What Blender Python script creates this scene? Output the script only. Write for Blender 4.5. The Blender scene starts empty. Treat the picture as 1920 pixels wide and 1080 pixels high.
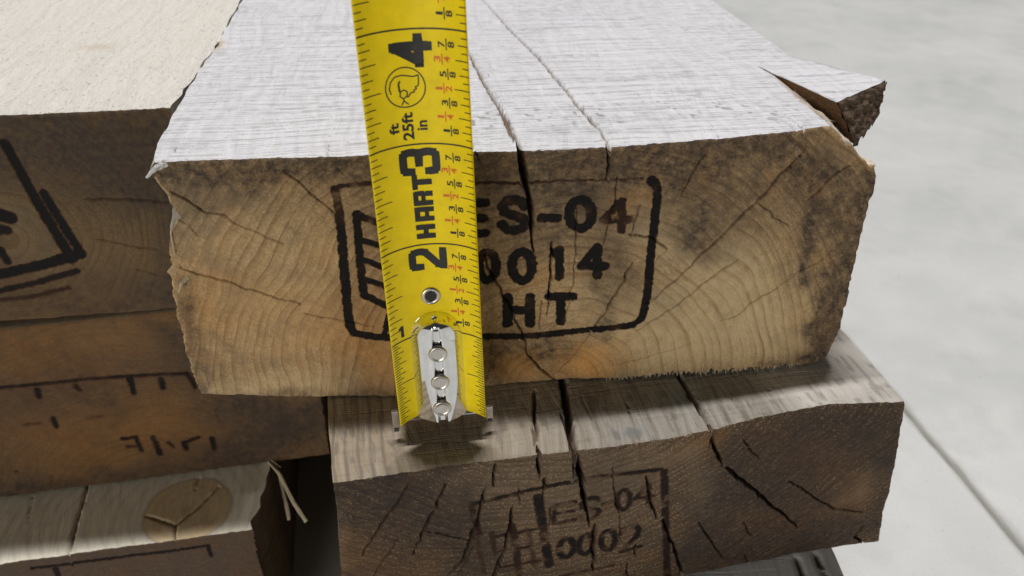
import bpy, bmesh, math
import numpy as np
from mathutils import Vector, Matrix

# ------------------------------------------------------------------ camera, world, light
MM = 0.001
IN = 0.0254
HC = 303.5                       # camera height above the floor, mm
sc = bpy.context.scene
COL = sc.collection

cam_d = bpy.data.cameras.new('camera')
cam = bpy.data.objects.new('camera', cam_d)
COL.objects.link(cam)
cam.location = (0, 0, HC * MM)
cam.rotation_euler = (math.radians(90 - 31.3), 0, 0)
cam_d.sensor_width = 36.0
cam_d.lens = 30.0
cam_d.clip_start = 0.005
cam_d.clip_end = 60
cam_d.dof.use_dof = True
cam_d.dof.focus_distance = 0.228
cam_d.dof.aperture_fstop = 22
sc.camera = cam

world = bpy.data.worlds.new('World')
sc.world = world
world.use_nodes = True
bg = world.node_tree.nodes['Background']
bg.inputs['Color'].default_value = (0.93, 0.97, 1.0, 1)
bg.inputs['Strength'].default_value = 0.035

def lamp(name, loc, target, sx, sy, power, color):
    d = bpy.data.lights.new(name, 'AREA')
    d.shape = 'RECTANGLE'; d.size = sx; d.size_y = sy; d.energy = power; d.color = color
    o = bpy.data.objects.new(name, d); COL.objects.link(o)
    o.location = loc
    o.rotation_euler = (Vector(target) - Vector(loc)).to_track_quat('-Z', 'Y').to_euler()
    return o
# strip light on the hall's ceiling, nearly overhead, a little behind and left of the stack
lamp('strip_light', (-0.25, 1.18, 5.15), (0.0, 0.2, 0.15), 2.2, 0.21, 292, (0.98, 0.97, 1.0))
# added low fill light for the upright faces, no source seen, behind the camera
lamp('front_fill', (-1.6, -5.0, 0.95), (0.0, 0.2, 0.35), 2.6, 1.6, 112, (1.0, 0.94, 0.84))

vs = sc.view_settings
vs.view_transform = 'Standard'; vs.look = 'None'; vs.exposure = 0.0; vs.gamma = 1.0
vs.use_curve_mapping = False

# ------------------------------------------------------------------ traced shapes, mm in each face's own plane
# front faces: (x along the face, z above the timber's underside); top faces: (x, y into the stack)
# crack / stroke: (start width, end width, depth or strength, points)
DATA = {
 'main_cracks': [(2.32,0.54,7,[(1.9,75.5),(2.5,69.6),(3.4,64.8),(4.3,57.8),(5.3,50.6),(5.4,45.3)]),(0.89,0.36,3,[(24.1,75.1),(24.0,71.6),(23.9,66.7)]),(0.36,0.27,1.2,[(26.9,67.1),(26.7,59.0),(25.3,52.7),(24.9,46.8)]),(0.27,0.18,0.8,[(16.4,58.4),(16.7,49.9),(16.8,36.2),(15.5,24.4)]),(0.89,0.36,2.5,[(10.5,48.3),(10.1,36.6),(10.2,24.8)]),(0.54,0.36,1.6,[(-8.2,45.2),(-5.2,37.6),(-2.1,31.0),(0.6,24.1),(2.5,19.5),(4.4,10.7)]),(0.45,0.71,2,[(4.4,10.7),(7.8,5.6),(12.5,0.0)]),(0.54,0.45,1.8,[(33.2,40.6),(29.7,32.5),(27.1,26.2),(24.3,21.8),(22.0,16.7)]),(0.27,0.18,0.6,[(22.0,16.7),(19.7,11.9),(12.4,1.7)]),(0.45,0.36,1.2,[(33.6,57.8),(31.6,49.6)]),(0.45,0.45,1.2,[(31.0,49.6),(34.0,49.0),(38.5,47.0),(42.5,43.6)]),(0.21,0.18,0.5,[(42.5,43.6),(39.5,39.4)]),(0.62,0.54,2.5,[(79.2,70.5),(72.3,62.1),(66.8,56.1),(59.0,47.7),(51.8,40.6),(46.9,34.8)]),(0.45,0.21,1.2,[(46.9,34.8),(42.4,30.9),(37.8,26.7)]),(0.45,0.36,1.2,[(92.2,66.2),(87.8,60.6),(84.6,56.7),(82.7,55.0)]),(0.36,0.29,1,[(63.0,38.5),(56.2,33.6),(47.9,25.8),(41.0,21.0),(36.2,17.7)]),(0.27,0.21,0.6,[(82.3,32.5),(75.6,28.0),(69.0,24.0),(66.7,20.9),(61.3,18.9)]),(0.2,0.16,0.4,[(53.1,11.5),(42.5,8.8),(30.1,5.8)]),(0.29,0.25,0.6,[(67.2,55.6),(72.7,51.0),(77.4,47.3)]),(0.45,0.27,1.2,[(50.7,72.2),(48.7,68.3),(46.5,64.3),(45.0,60.0)]),(0.36,0.29,0.9,[(-57.1,72.2),(-53.0,68.0),(-46.0,59.7)]),(0.54,0.21,1.2,[(-85.1,67.0),(-81.3,64.1),(-77.9,60.8),(-73.4,59.6)]),(0.23,0.2,0.5,[(-73.4,59.6),(-69.4,56.6),(-66.2,54.7),(-60.1,50.8)]),(0.25,0.18,0.5,[(-84.6,59.0),(-82.5,57.0),(-81.0,54.5)]),(0.39,0.29,0.9,[(-87.5,45.0),(-83.9,43.2),(-74.9,39.5),(-64.0,34.8),(-57.9,32.5)]),(0.23,0.2,0.5,[(-57.2,29.6),(-46.1,26.8),(-38.3,24.8)]),(0.21,0.18,0.4,[(-44.0,72.6),(-42.6,70.4)]),(0.36,0.27,0.8,[(7.9,29.5),(8.1,19.8)]),(0.29,0.21,0.6,[(-10.2,77.2),(-9.5,75.1),(-8.9,72.9)]),(0.27,0.18,0.5,[(82.3,32.5),(87.7,35.0),(91.8,39.0)])],
 'main_top_cracks': [(0.89,1.61,2,[(-4.3,88.7),(-2.3,53.2),(0.1,24.3),(1.2,4.0),(1.9,-4.7)]),(0.8,1.25,1.7,[(7.1,166.2),(13.6,107.3),(18.1,73.3),(20.3,50.4),(22.5,23.6),(24.4,4.9),(24.5,-5.1)]),(0.18,0.29,0.6,[(-84.4,18.6),(-84.1,10.4),(-83.7,3.4)]),(0.18,0.29,0.6,[(-79.8,9.9),(-80.1,4.3)]),(0.27,0.32,0.8,[(-45.9,7.0),(-45.8,-0.7)]),(0.36,0.54,1.5,[(75.1,8.4),(75.3,0.0)]),(0.36,0.54,1.5,[(77.9,9.3),(77.8,0.1)]),(0.27,0.36,1,[(-10.4,4.8),(-9.4,-3.6)]),(0.18,0.18,0.4,[(54.7,9.8),(54.1,-0.8)]),(0.54,0.27,1,[(-90.6,175.6),(-90.5,152.5)])],
 'main_stamp': [(2.32,2.32,0.75,[(-44.8,66.3),(-44.6,59.6),(-44.5,55.1)]),(2.32,2.5,1,[(-44.5,55.1),(-44.9,44.0),(-45.2,34.1),(-45.2,25.2)]),(2.32,1.96,1,[(-45.2,25.2),(-44.3,23.0),(-39.1,21.6),(-30.4,20.6),(-8.7,18.6),(5.9,17.7),(18.2,18.3),(28.9,19.3)]),(1.96,2.32,1,[(28.9,19.3),(34.8,19.8),(36.9,21.5),(37.6,24.3)]),(2.32,2.32,1,[(37.6,24.3),(38.0,31.9),(38.0,43.9),(38.1,55.2),(38.2,60.6)]),(2.32,2.68,1,[(38.2,60.6),(37.6,63.4),(36.2,64.9)]),(1.25,1.25,0.7,[(-44.7,66.7),(-43.2,67.4),(-35.3,67.7)]),(0.89,0.89,0.6,[(-35.3,67.7),(-9.9,66.9),(-0.5,66.5),(6.3,66.5)]),(0.71,0.71,0.5,[(6.3,66.5),(18.7,66.5),(33.6,65.8)]),(1.96,2.14,1,[(-40.3,59.4),(-40.3,53.3),(-40.6,43.9),(-40.5,35.2)]),(1.79,1.79,1,[(-40.3,59.1),(-37.5,57.5),(-33.6,55.4),(-29.6,53.8)]),(1.61,1.61,1,[(-39.9,51.8),(-36.7,50.5),(-34.2,49.4),(-29.3,47.5)]),(1.61,1.61,1,[(-39.9,45.9),(-37.2,44.7),(-34.4,42.9),(-29.7,40.8)]),(1.61,1.61,1,[(-39.8,39.9),(-37.0,38.6),(-34.1,37.0),(-29.4,34.5)]),(1.96,1.96,1,[(-40.5,35.2),(-34.8,31.5),(-29.8,29.4)]),(1.79,1.79,1,[(-29.3,53.8),(-29.8,29.8)]),(1.79,1.43,0.9,[(-33.3,31.0),(-36.2,21.7)]),(2.32,2.32,1,[(-7.2,61.0),(-10.9,61.1),(-11.1,52.2),(-7.3,52.1)]),(2.32,2.32,1,[(-11.0,56.7),(-7.6,56.6)]),(2.68,2.68,1,[(2.7,59.8),(1.8,61.3),(-0.0,61.7),(-1.8,61.4),(-2.9,60.0),(-2.5,58.4),(-0.9,57.5),(0.9,56.9),(2.6,55.9),(3.0,54.3),(1.9,52.9),(0.0,52.6),(-1.8,53.0),(-3.0,54.6)]),(2.5,2.5,1,[(7.4,55.9),(11.7,55.6)]),(2.68,2.68,1,[(17.4,60.8),(18.3,60.6),(19.1,60.0),(19.8,59.1),(20.3,57.9),(20.5,56.7),(20.5,55.4),(20.3,54.2),(19.8,53.2),(19.1,52.5),(18.3,52.1),(17.4,52.2),(16.6,52.6),(15.8,53.4),(15.2,54.4),(14.8,55.7),(14.7,57.0),(14.9,58.2),(15.2,59.3),(15.8,60.1),(16.6,60.7),(17.4,60.8)]),(2.5,2.5,0.72,[(28.5,59.5),(24.0,54.5),(31.1,53.9)]),(2.5,2.5,0.72,[(28.5,59.5),(29.1,51.2)]),(2.5,2.5,1,[(-6.9,46.4),(-6.3,46.2),(-5.7,45.6),(-5.2,44.7),(-4.8,43.5),(-4.7,42.2),(-4.8,40.8),(-5.0,39.6),(-5.5,38.5),(-6.0,37.8),(-6.7,37.4),(-7.4,37.5),(-8.1,37.9),(-8.6,38.7),(-9.0,39.8),(-9.3,41.1),(-9.3,42.4),(-9.1,43.7),(-8.7,44.8),(-8.2,45.7),(-7.6,46.3),(-6.9,46.4)]),(2.68,2.68,1,[(2.3,46.0),(3.1,45.7),(3.9,45.1),(4.5,44.2),(4.9,43.0),(5.1,41.6),(5.1,40.3),(4.8,39.0),(4.3,38.0),(3.6,37.2),(2.8,36.8),(2.0,36.9),(1.2,37.4),(0.5,38.2),(0.0,39.3),(-0.3,40.6),(-0.4,41.9),(-0.2,43.2),(0.2,44.4),(0.8,45.3),(1.5,45.8),(2.3,46.0)]),(2.32,2.32,1,[(10.8,44.3),(12.5,46.0),(12.8,37.1)]),(2.5,2.5,1,[(22.8,46.1),(18.7,40.3),(25.1,40.0)]),(2.5,2.5,1,[(22.8,46.1),(23.3,36.9)]),(2.86,2.86,1,[(-1.5,31.5),(-1.5,22.6)]),(2.86,2.86,1,[(4.7,31.0),(4.9,22.1)]),(2.86,2.86,1,[(-1.5,27.1),(4.8,26.6)]),(2.68,2.68,1,[(10.1,30.8),(16.7,30.4)]),(2.68,2.68,1,[(13.4,30.5),(13.8,21.9)])],
 'main_blobs': [('s',0.5,3.6,[(-86.1,73.8),(-47.8,73.7),(-26.9,73.1),(4.8,73.2),(39.4,73.2),(68.9,73.3)]),('s',0.45,4.6,[(98.9,61.4),(98.1,38.7),(96.6,12.0)]),('s',0.3,7.1,[(74.4,67.3),(93.4,47.2)]),('s',0.38,12.5,[(47.4,66.6),(65.8,63.5),(88.2,60.0)]),('s',0.22,10.7,[(61.1,53.1),(73.6,52.0)]),('p',0.4,8.0,[(38.5,52.0),(50.6,37.7),(66.2,26.0)]),('p',0.35,7.1,[(65.7,41.4),(77.7,24.9)]),('s',0.4,12.5,[(-8.5,71.5),(32.9,66.4)]),('s',0.35,10.7,[(-74.5,67.8),(-48.2,70.0)]),('p',0.6,12.5,[(53.5,10.7),(76.4,10.6)]),('s',0.75,3.6,[(93.3,30.3),(93.4,16.0),(93.1,2.9)]),('s',0.75,4.6,[(-86.0,74.1),(-60.5,74.6),(-34.8,72.9),(-8.5,72.9),(18.4,73.4),(46.7,72.6),(73.5,72.5)]),('s',0.5,9.8,[(-82.6,72.5),(-71.1,72.7)]),('s',0.6,9.8,[(-4.5,69.9),(-0.4,57.7),(1.0,49.6)]),('s',0.55,8.0,[(13.0,70.7),(29.6,71.2)]),('s',0.35,10.7,[(13.2,67.7),(13.7,53.7)]),('s',0.85,3.0,[(78.0,64.6),(83.4,58.5),(82.8,50.8),(82.9,42.7),(85.5,30.9)]),('s',0.7,4.3,[(99.1,64.4),(98.9,50.3),(98.1,38.7),(97.9,22.9),(97.3,10.0),(95.3,0.6)]),('s',0.7,4.6,[(94.6,23.1),(93.9,8.5)]),('s',0.5,3.9,[(76.0,1.2),(87.9,2.6),(94.8,3.6)]),('s',0.4,7.1,[(90.2,56.8),(90.9,44.0)]),('s',0.5,4.6,[(23.4,40.0),(24.9,29.4),(26.2,18.4)]),('s',0.45,5.4,[(46.9,71.1),(46.3,63.7),(50.8,49.3)]),('s',0.6,6.1,[(5.9,15.8),(10.8,9.5),(-0.3,14.4)]),('s',0.55,5.7,[(-6.4,13.1),(-5.8,1.3)]),('s',0.4,6.2,[(32.2,37.7),(28.7,44.7)]),('g',0.6,8.9,[(19.4,53.5),(27.3,43.1),(32.9,28.9),(45.4,27.8)]),('s',0.4,5.4,[(47.8,49.5),(53.1,42.5)]),('g',0.6,14.3,[(-1.8,66.9),(11.9,64.8)]),('g',0.4,16.1,[(40.9,58.1),(56.8,50.3)]),('o',0.9,5.4,[(22.5,8.9),(25.9,4.8)]),('o',0.7,6.1,[(-1.8,6.8),(3.7,8.2)]),('o',0.45,5.4,[(17.2,5.1),(29.4,12.5)]),('o',0.35,10.7,[(-28.0,9.9),(-46.6,20.2)]),('p',0.75,11.6,[(42.1,11.5),(58.0,14.0),(72.3,16.5)]),('p',0.5,14.3,[(49.1,22.1),(63.7,33.1)]),('p',0.35,10.7,[(20.7,29.6),(30.3,21.8)]),('p',0.55,5.0,[(-86.9,1.6),(-71.0,4.4),(-49.5,5.8)]),('p',0.25,19.6,[(-70.1,55.7),(-56.7,44.3),(-65.2,24.0)]),('o',0.4,3.9,[(30.6,59.0),(35.4,61.6)]),('s',0.4,3.2,[(-90.5,-0.6),(-68.6,0.2),(-34.7,0.4)]),('s',0.5,2.5,[(-88.2,41.6),(-89.7,10.6),(-90.0,1.5)]),('o',0.3,16.1,[(-81.3,31.2),(-50.0,29.1)]),('o',0.3,8.9,[(-40.1,27.1),(-39.9,12.8)]),('s',0.35,8.9,[(-35.1,69.4),(-43.0,11.0)])],
 'main_left': [(75.2,-87.0),(73.3,-88.6),(70.2,-87.4),(66.6,-86.0),(63.9,-86.2),(60.5,-84.6),(55.9,-87.1),(49.9,-88.9),(45.7,-88.5),(43.7,-90.7),(40.0,-90.8),(29.5,-91.0),(20.3,-91.3),(8.6,-91.2),(0.0,-90.6)],
 'main_right': [(74.9,99.8),(67.1,99.5),(59.0,100.4),(50.2,99.7),(36.9,99.2),(22.8,99.6),(11.5,98.4),(5.3,97.2),(-0.1,96.3)],
 'low_cracks': [(2.32,1.07,8,[(17.0,69.8),(18.2,64.5),(19.7,59.1),(21.4,48.6),(23.6,35.9)]),(1.07,0.54,4,[(7.2,69.9),(7.5,65.4),(8.2,60.7)]),(0.71,0.54,2,[(9.3,60.6),(9.3,51.1)]),(0.54,1.25,3.5,[(-7.1,59.9),(-8.1,52.5),(-9.0,45.5)]),(1.25,0.71,3,[(-9.0,45.5),(-11.8,36.1),(-13.9,28.8),(-18.2,22.4)]),(0.54,1.43,3.5,[(0.7,50.5),(0.2,42.1),(-1.6,28.9)]),(1.43,1.07,3.5,[(-1.6,28.9),(-4.3,18.7),(-5.8,13.1)]),(0.8,0.54,2.5,[(-4.6,68.4),(-4.7,59.8)]),(0.71,1.07,3,[(38.8,54.5),(44.9,33.8)]),(0.89,1.25,3.5,[(46.9,32.7),(52.6,18.7),(58.2,1.7),(60.0,-5.3)]),(1.43,1.07,3.5,[(25.4,36.0),(26.9,12.7)]),(0.45,0.36,1,[(28.3,61.1),(30.1,49.8),(33.4,36.3),(34.6,26.3)]),(0.71,0.54,2,[(39.6,23.1),(40.4,16.3)]),(0.71,0.71,2,[(38.0,14.8),(39.8,0.3)]),(1.25,1.07,4,[(56.8,69.7),(58.7,62.1),(62.7,53.1)]),(1.07,0.71,3,[(63.9,52.1),(68.6,47.0),(82.0,31.5),(96.2,15.6)]),(0.54,0.45,1.5,[(87.4,39.4),(107.1,22.4),(118.7,18.4)]),(0.54,0.45,1.5,[(59.0,28.5),(71.7,6.7)]),(0.36,0.36,1,[(75.3,23.7),(80.2,14.6)]),(0.36,0.36,1,[(79.1,5.9),(83.3,-0.9)]),(0.54,0.54,1.5,[(-27.9,64.7),(-35.1,52.0),(-42.3,38.2)]),(0.71,0.54,2,[(-17.5,63.2),(-23.7,47.0),(-28.3,35.1)]),(0.36,0.36,1,[(-24.1,44.7),(-12.4,37.5)]),(0.54,0.36,1.3,[(11.6,47.3),(11.8,38.8)]),(0.36,0.36,0.8,[(2.5,56.9),(2.5,50.1)]),(0.45,0.36,1,[(68.0,62.3),(75.2,52.4)]),(1.07,0.71,3,[(120.2,11.6),(119.8,4.5),(124.4,0.0)]),(0.36,0.27,0.8,[(-15.2,21.6),(-10.3,35.2)]),(0.36,0.27,0.8,[(-39.8,28.3),(-32.0,43.1)])],
 'low_top_cracks': [(0.71,1.07,4,[(12.2,25.7),(10.0,16.3),(7.1,-0.1)]),(1.96,2.32,8,[(21.9,33.0),(20.9,25.2),(18.4,8.7),(17.1,-1.7)]),(1.25,1.43,5,[(56.1,28.7),(56.5,21.8),(56.4,9.2),(56.6,-1.0)]),(0.29,0.39,1,[(36.8,14.9),(35.9,5.1),(35.4,-2.0)]),(0.18,0.27,0.6,[(46.9,7.5),(48.4,-0.9)]),(0.21,0.36,0.8,[(95.0,11.3),(94.2,2.1)]),(0.18,0.25,0.5,[(24.8,20.6),(24.9,9.7)]),(0.18,0.27,0.6,[(67.4,11.9),(68.3,-0.4)]),(0.18,0.27,0.5,[(79.7,13.1),(79.2,2.1)]),(0.18,0.27,0.5,[(114.9,13.9),(114.5,3.5)])],
 'low_stamp': [(1.61,1.43,0.7875000000000001,[(-10.2,53.2),(0.3,54.5),(10.7,56.6),(25.7,58.0),(43.1,56.9)]),(1.96,1.61,0.63,[(-11.1,53.2),(-10.2,46.1),(-8.7,39.7)]),(2.68,2.86,0.8400000000000001,[(7.6,52.5),(9.8,37.9),(12.6,19.2)]),(2.32,2.32,0.735,[(44.2,55.5),(47.4,36.6),(53.4,-0.5)]),(1.61,1.61,0.42000000000000004,[(-9.8,40.0),(-7.9,24.4),(-7.1,16.2)]),(1.79,1.79,0.47250000000000003,[(-5.3,39.4),(-4.0,28.5)]),(2.32,2.32,0.63,[(0.6,41.1),(2.1,29.5),(3.6,16.0)]),(1.43,1.43,0.63,[(-4.0,37.3),(8.5,38.1)]),(1.43,1.43,0.6825000000000001,[(-3.2,29.6),(8.8,30.0)]),(1.43,1.43,0.5775000000000001,[(-2.3,21.6),(10.0,22.5)]),(1.61,1.61,0.42000000000000004,[(5.3,38.7),(8.1,20.2)]),(1.61,1.61,0.7875000000000001,[(18.5,48.4),(12.7,47.6),(13.2,39.3),(19.1,40.0)]),(1.61,1.61,0.7875000000000001,[(12.9,43.5),(18.2,44.2)]),(1.61,1.61,0.7875000000000001,[(25.6,47.4),(24.6,48.8),(22.9,49.0),(21.2,48.4),(20.3,46.8),(20.9,45.2),(22.4,44.5),(24.2,44.1),(25.8,43.3),(26.3,41.7),(25.4,40.1),(23.7,39.5),(21.9,39.7),(20.7,41.2)]),(1.61,1.61,0.63,[(27.2,45.4),(29.8,45.6)]),(1.61,1.61,0.735,[(32.8,50.2),(33.4,50.1),(34.0,49.5),(34.5,48.6),(34.9,47.4),(35.2,46.0),(35.3,44.6),(35.3,43.3),(35.0,42.1),(34.6,41.3),(34.1,40.8),(33.6,40.8),(33.0,41.2),(32.4,42.0),(31.9,43.1),(31.5,44.4),(31.4,45.8),(31.3,47.2),(31.5,48.4),(31.8,49.4),(32.3,50.0),(32.8,50.2)]),(1.61,1.61,0.6825000000000001,[(40.2,50.8),(36.8,45.2),(42.8,45.5)]),(1.61,1.61,0.6825000000000001,[(40.2,50.8),(41.3,42.6)]),(1.96,1.96,0.9450000000000001,[(17.1,31.7),(17.8,31.5),(18.4,30.9),(19.0,30.0),(19.4,28.8),(19.7,27.4),(19.7,26.0),(19.6,24.6),(19.2,23.4),(18.7,22.6),(18.1,22.1),(17.4,22.0),(16.7,22.4),(16.1,23.2),(15.6,24.3),(15.3,25.6),(15.1,27.0),(15.2,28.4),(15.5,29.7),(15.9,30.7),(16.5,31.4),(17.1,31.7)]),(1.79,1.79,0.8400000000000001,[(23.1,32.0),(23.7,31.9),(24.4,31.3),(24.9,30.3),(25.3,29.1),(25.6,27.6),(25.7,26.1),(25.6,24.7),(25.3,23.5),(24.8,22.6),(24.2,22.1),(23.6,22.1),(22.9,22.5),(22.3,23.3),(21.8,24.4),(21.5,25.8),(21.3,27.3),(21.4,28.7),(21.6,30.0),(22.0,31.1),(22.5,31.8),(23.1,32.0)]),(1.96,1.96,0.8925,[(30.0,32.2),(30.6,32.0),(31.3,31.4),(31.9,30.4),(32.3,29.2),(32.6,27.8),(32.7,26.3),(32.6,25.0),(32.3,23.8),(31.9,22.9),(31.3,22.4),(30.6,22.4),(30.0,22.8),(29.3,23.6),(28.8,24.8),(28.5,26.1),(28.3,27.6),(28.3,29.0),(28.5,30.3),(28.9,31.3),(29.4,31.9),(30.0,32.2)]),(1.79,1.79,0.8925,[(34.3,29.3),(34.8,31.5),(36.8,32.4),(39.0,31.8),(40.0,29.7),(39.6,27.0),(36.6,23.1),(35.3,20.6),(41.2,21.3)]),(1.43,1.43,0.525,[(14.7,11.7),(26.5,13.4),(33.4,13.8)])],
 'low_blobs': [('s',0.55,16.1,[(-37.0,64.5),(-30.2,35.4)]),('s',0.6,19.6,[(72.5,44.0),(100.0,47.1)]),('s',0.6,17.9,[(74.4,15.8),(106.5,7.4)]),('s',0.45,10.7,[(-14.6,52.9),(-8.7,27.2)]),('s',0.5,10.7,[(-40.1,60.9),(-26.0,59.9)]),('o',0.4,10.7,[(-39.3,35.2),(-27.5,29.6)]),('o',0.55,4.6,[(-46.8,49.1),(-46.7,34.7)]),('p',0.4,2.9,[(-46.7,58.1),(-48.2,35.1)]),('p',0.5,5.4,[(49.7,61.9),(56.0,48.8),(63.4,30.8)]),('o',0.6,4.6,[(48.7,63.3),(58.3,64.0)]),('p',0.5,5.0,[(114.3,35.7),(112.9,28.1)]),('o',0.7,6.4,[(113.2,33.2),(112.7,25.5)]),('o',0.5,7.1,[(97.8,20.1),(76.2,25.7)]),('o',0.4,7.1,[(101.2,42.2),(76.5,58.8)]),('s',0.85,10.7,[(73.3,57.5),(87.1,58.2),(109.0,62.3)]),('s',0.7,10.7,[(82.7,38.7),(97.8,12.0),(109.7,9.5)]),('s',0.7,8.9,[(65.1,36.6),(60.3,11.9),(80.0,5.9)]),('s',0.5,4.3,[(114.7,59.7),(125.2,12.0)]),('p',0.45,14.3,[(-1.3,61.0),(20.8,61.8),(36.3,60.8)]),('p',0.3,12.5,[(6.8,40.9),(31.1,35.8)]),('s',0.4,3.9,[(-45.0,67.3),(-28.4,68.0),(-14.4,68.1)]),('s',0.5,7.1,[(-17.8,44.3),(-11.9,25.5)])],
 'low_left': [(69.8,-46.9),(62.4,-46.6),(49.2,-47.4),(30.2,-48.7)],
 'low_right': [(69.5,116.0),(59.1,118.3),(41.7,121.9),(28.5,124.4),(17.6,125.4),(5.7,128.1),(-0.1,129.1)],
 'edges': {'main_top':[(-87.5,0.16),(-73.21,0.02),(-42.42,-1.84),(-26.8,-1.41),(-8.43,-3.38),(4.8,-4.35),(25.09,-4.44),(46.45,-2.41),(76.16,0.29),(82.89,2.2),(99.02,0.16)],'main_bot':[(-90.65,5.0),(-71.67,1.36),(-50.14,-1.61),(-34.78,-3.3),(-8.95,-1.78),(12.65,-1.4),(31.78,-3.03),(54.58,-3.79),(79.52,-4.26),(95.4,-2.97)],'low_top':[(-46.77,-0.2),(-28.35,-0.22),(-8.66,-0.18),(5.77,-0.21),(17.25,-1.29),(27.56,-1.68),(42.86,-1.32),(58.92,-0.11),(84.47,2.66),(94.4,2.58),(115.52,-0.28)],'low_bot':[(62.15,7.13),(81.16,7.7),(100.7,8.29),(120.14,7.83),(128.93,7.46)]},
 'lt_cracks': [(0.54,0.43,1.2,[(-32.8,44.1),(-20.7,43.0),(-6.7,41.5)]),(0.43,0.33,0.7,[(-33.1,30.2),(-14.9,25.0)]),(0.33,0.22,0.5,[(-23.6,18.8),(-15.3,15.1)])],
 'lt_stamp': [(2.83,3.04,1,[(-50.5,63.4),(-48.0,50.2),(-44.9,36.6),(-41.9,24.0)]),(2.61,2.83,0.9,[(-44.1,47.0),(-41.3,35.5),(-38.7,25.8)]),(3.04,3.48,1,[(-71.1,18.8),(-64.4,20.2),(-54.4,21.9),(-39.0,25.7)]),(1.96,1.96,0.8,[(-66.1,14.4),(-56.0,16.1),(-41.3,19.7)]),(1.74,1.74,0.5,[(-67.1,11.1),(-57.3,11.4),(-45.6,13.7)]),(4.35,4.35,1,[(-59.1,40.9),(-55.9,39.6)]),(3.91,3.04,0.8,[(-61.3,36.0),(-58.1,35.4)]),(2.61,2.17,0.9,[(-61.9,28.6),(-61.0,24.3)]),(2.61,2.61,0.9,[(-64.2,41.6),(-65.1,23.1)])],
 'lt_blobs': [('s',0.5,13.0,[(-70.1,11.7),(-35.5,6.7),(-13.6,6.8)]),('s',0.8,17.4,[(-50.8,66.4),(-33.9,63.8),(-10.6,60.9)]),('s',0.6,13.0,[(-24.9,51.4),(-8.8,46.9)]),('p',0.4,15.2,[(-53.7,35.4),(-49.6,27.6)]),('o',0.35,17.4,[(-57.5,10.6),(-34.1,12.7)]),('p',0.2,10.9,[(-28.1,24.1),(-22.2,13.7)]),('s',0.4,6.5,[(-9.1,37.8),(-12.7,6.7)])],
 'l2_cracks': [(0.33,0.26,0.6,[(-75.1,8.2),(-77.4,2.0)]),(0.65,0.65,1.5,[(-86.8,12.0),(-85.9,11.3)])],
 'l2_stamp': [(1.3,1.3,0.9,[(-86.3,49.5),(-71.2,49.1),(-55.8,48.9),(-40.1,48.4),(-20.8,46.8)]),(1.96,1.52,0.9,[(-20.8,46.8),(-19.7,44.7),(-19.1,40.3)]),(2.17,1.52,1,[(-39.8,47.7),(-39.7,40.6)]),(2.17,1.74,1,[(-29.7,45.3),(-29.8,41.5)]),(2.17,1.74,0.9,[(-70.2,46.6),(-70.5,43.6)]),(1.96,1.52,0.8,[(-57.8,46.6),(-56.9,44.6)]),(1.96,1.52,0.9,[(-68.4,33.7),(-68.3,30.0)]),(1.09,0.87,0.6,[(-78.4,32.4),(-73.1,32.6)]),(1.09,0.87,0.5,[(-57.2,32.4),(-52.7,32.4)]),(1.52,1.52,0.9,[(-48.1,20.9),(-43.5,20.9),(-43.0,14.3)]),(1.3,1.09,0.7,[(-47.1,16.9),(-43.1,16.7)]),(1.96,1.96,1,[(-37.7,19.9),(-36.9,12.0)]),(1.52,1.3,0.7,[(-33.1,16.6),(-31.7,14.2)]),(1.96,1.74,1,[(-27.6,15.6),(-27.3,12.4)]),(1.52,1.3,0.9,[(-27.6,15.6),(-22.2,17.3)]),(1.96,1.74,0.9,[(-17.5,16.0),(-17.6,10.7)])],
 'l2_blobs': [('s',0.45,10.9,[(-78.9,46.1),(-49.3,39.2)]),('s',0.4,10.9,[(-59.5,54.7),(-29.1,50.3)]),('s',0.6,5.4,[(-94.8,2.6),(-48.5,2.0),(-3.5,3.4)]),('o',0.5,19.6,[(-67.6,62.5),(-44.6,59.4)]),('o',0.55,21.7,[(-70.6,25.5),(-34.4,24.5)]),('s',0.9,9.8,[(-10.8,7.4),(14.2,16.5),(22.6,20.3)]),('s',0.6,10.9,[(-14.4,31.3),(0.4,29.0)]),('s',0.5,7.6,[(-19.5,62.7),(-19.9,51.3)]),('p',0.2,10.9,[(-43.6,63.7),(-35.0,55.8)]),('s',0.3,13.0,[(-86.1,33.0),(-87.9,8.0)])],
 'l3_top_cracks': [(0.65,1.3,1.2,[(-62.7,35.7),(-62.3,19.7),(-61.4,-1.7)]),(0.65,0.65,1.2,[(-37.9,13.4),(-27.2,6.7)]),(0.65,0.87,1.2,[(-13.9,23.6),(-20.5,14.4),(-27.2,6.7),(-26.3,-1.2)]),(0.33,0.33,0.5,[(-21.8,32.6),(-22.8,21.6)]),(0.22,0.22,0.3,[(-81.2,31.4),(-79.4,17.7)])],
 'l3_stamp': [(1.3,1.3,0.9,[(-74.1,69.1),(-62.1,68.9),(-39.5,68.4),(-16.1,68.3)]),(1.52,1.3,0.9,[(-16.1,68.3),(-16.0,62.8)]),(2.17,1.74,0.8,[(-66.9,67.3),(-67.0,63.5)])],
 'l3_knot': (-24.1,13.7),
 'l3_right': [(4.2,33.0),(3.6,23.7),(2.1,15.5),(1.9,10.1),(-0.9,4.0),(0.1,0.0)],
 'r3_top_cracks': [(0.87,1.09,2,[(96.2,27.5),(96.5,17.5)]),(0.87,1.09,2,[(104.2,29.5),(102.6,17.3)])],
 'floor_joint': [(218.5,368.4),(233.1,270.2)],
 'chunk': [(86.1,51.9),(100.5,65.3),(118.8,36.4),(96.7,21.9),(85.7,1.8)],
}

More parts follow.
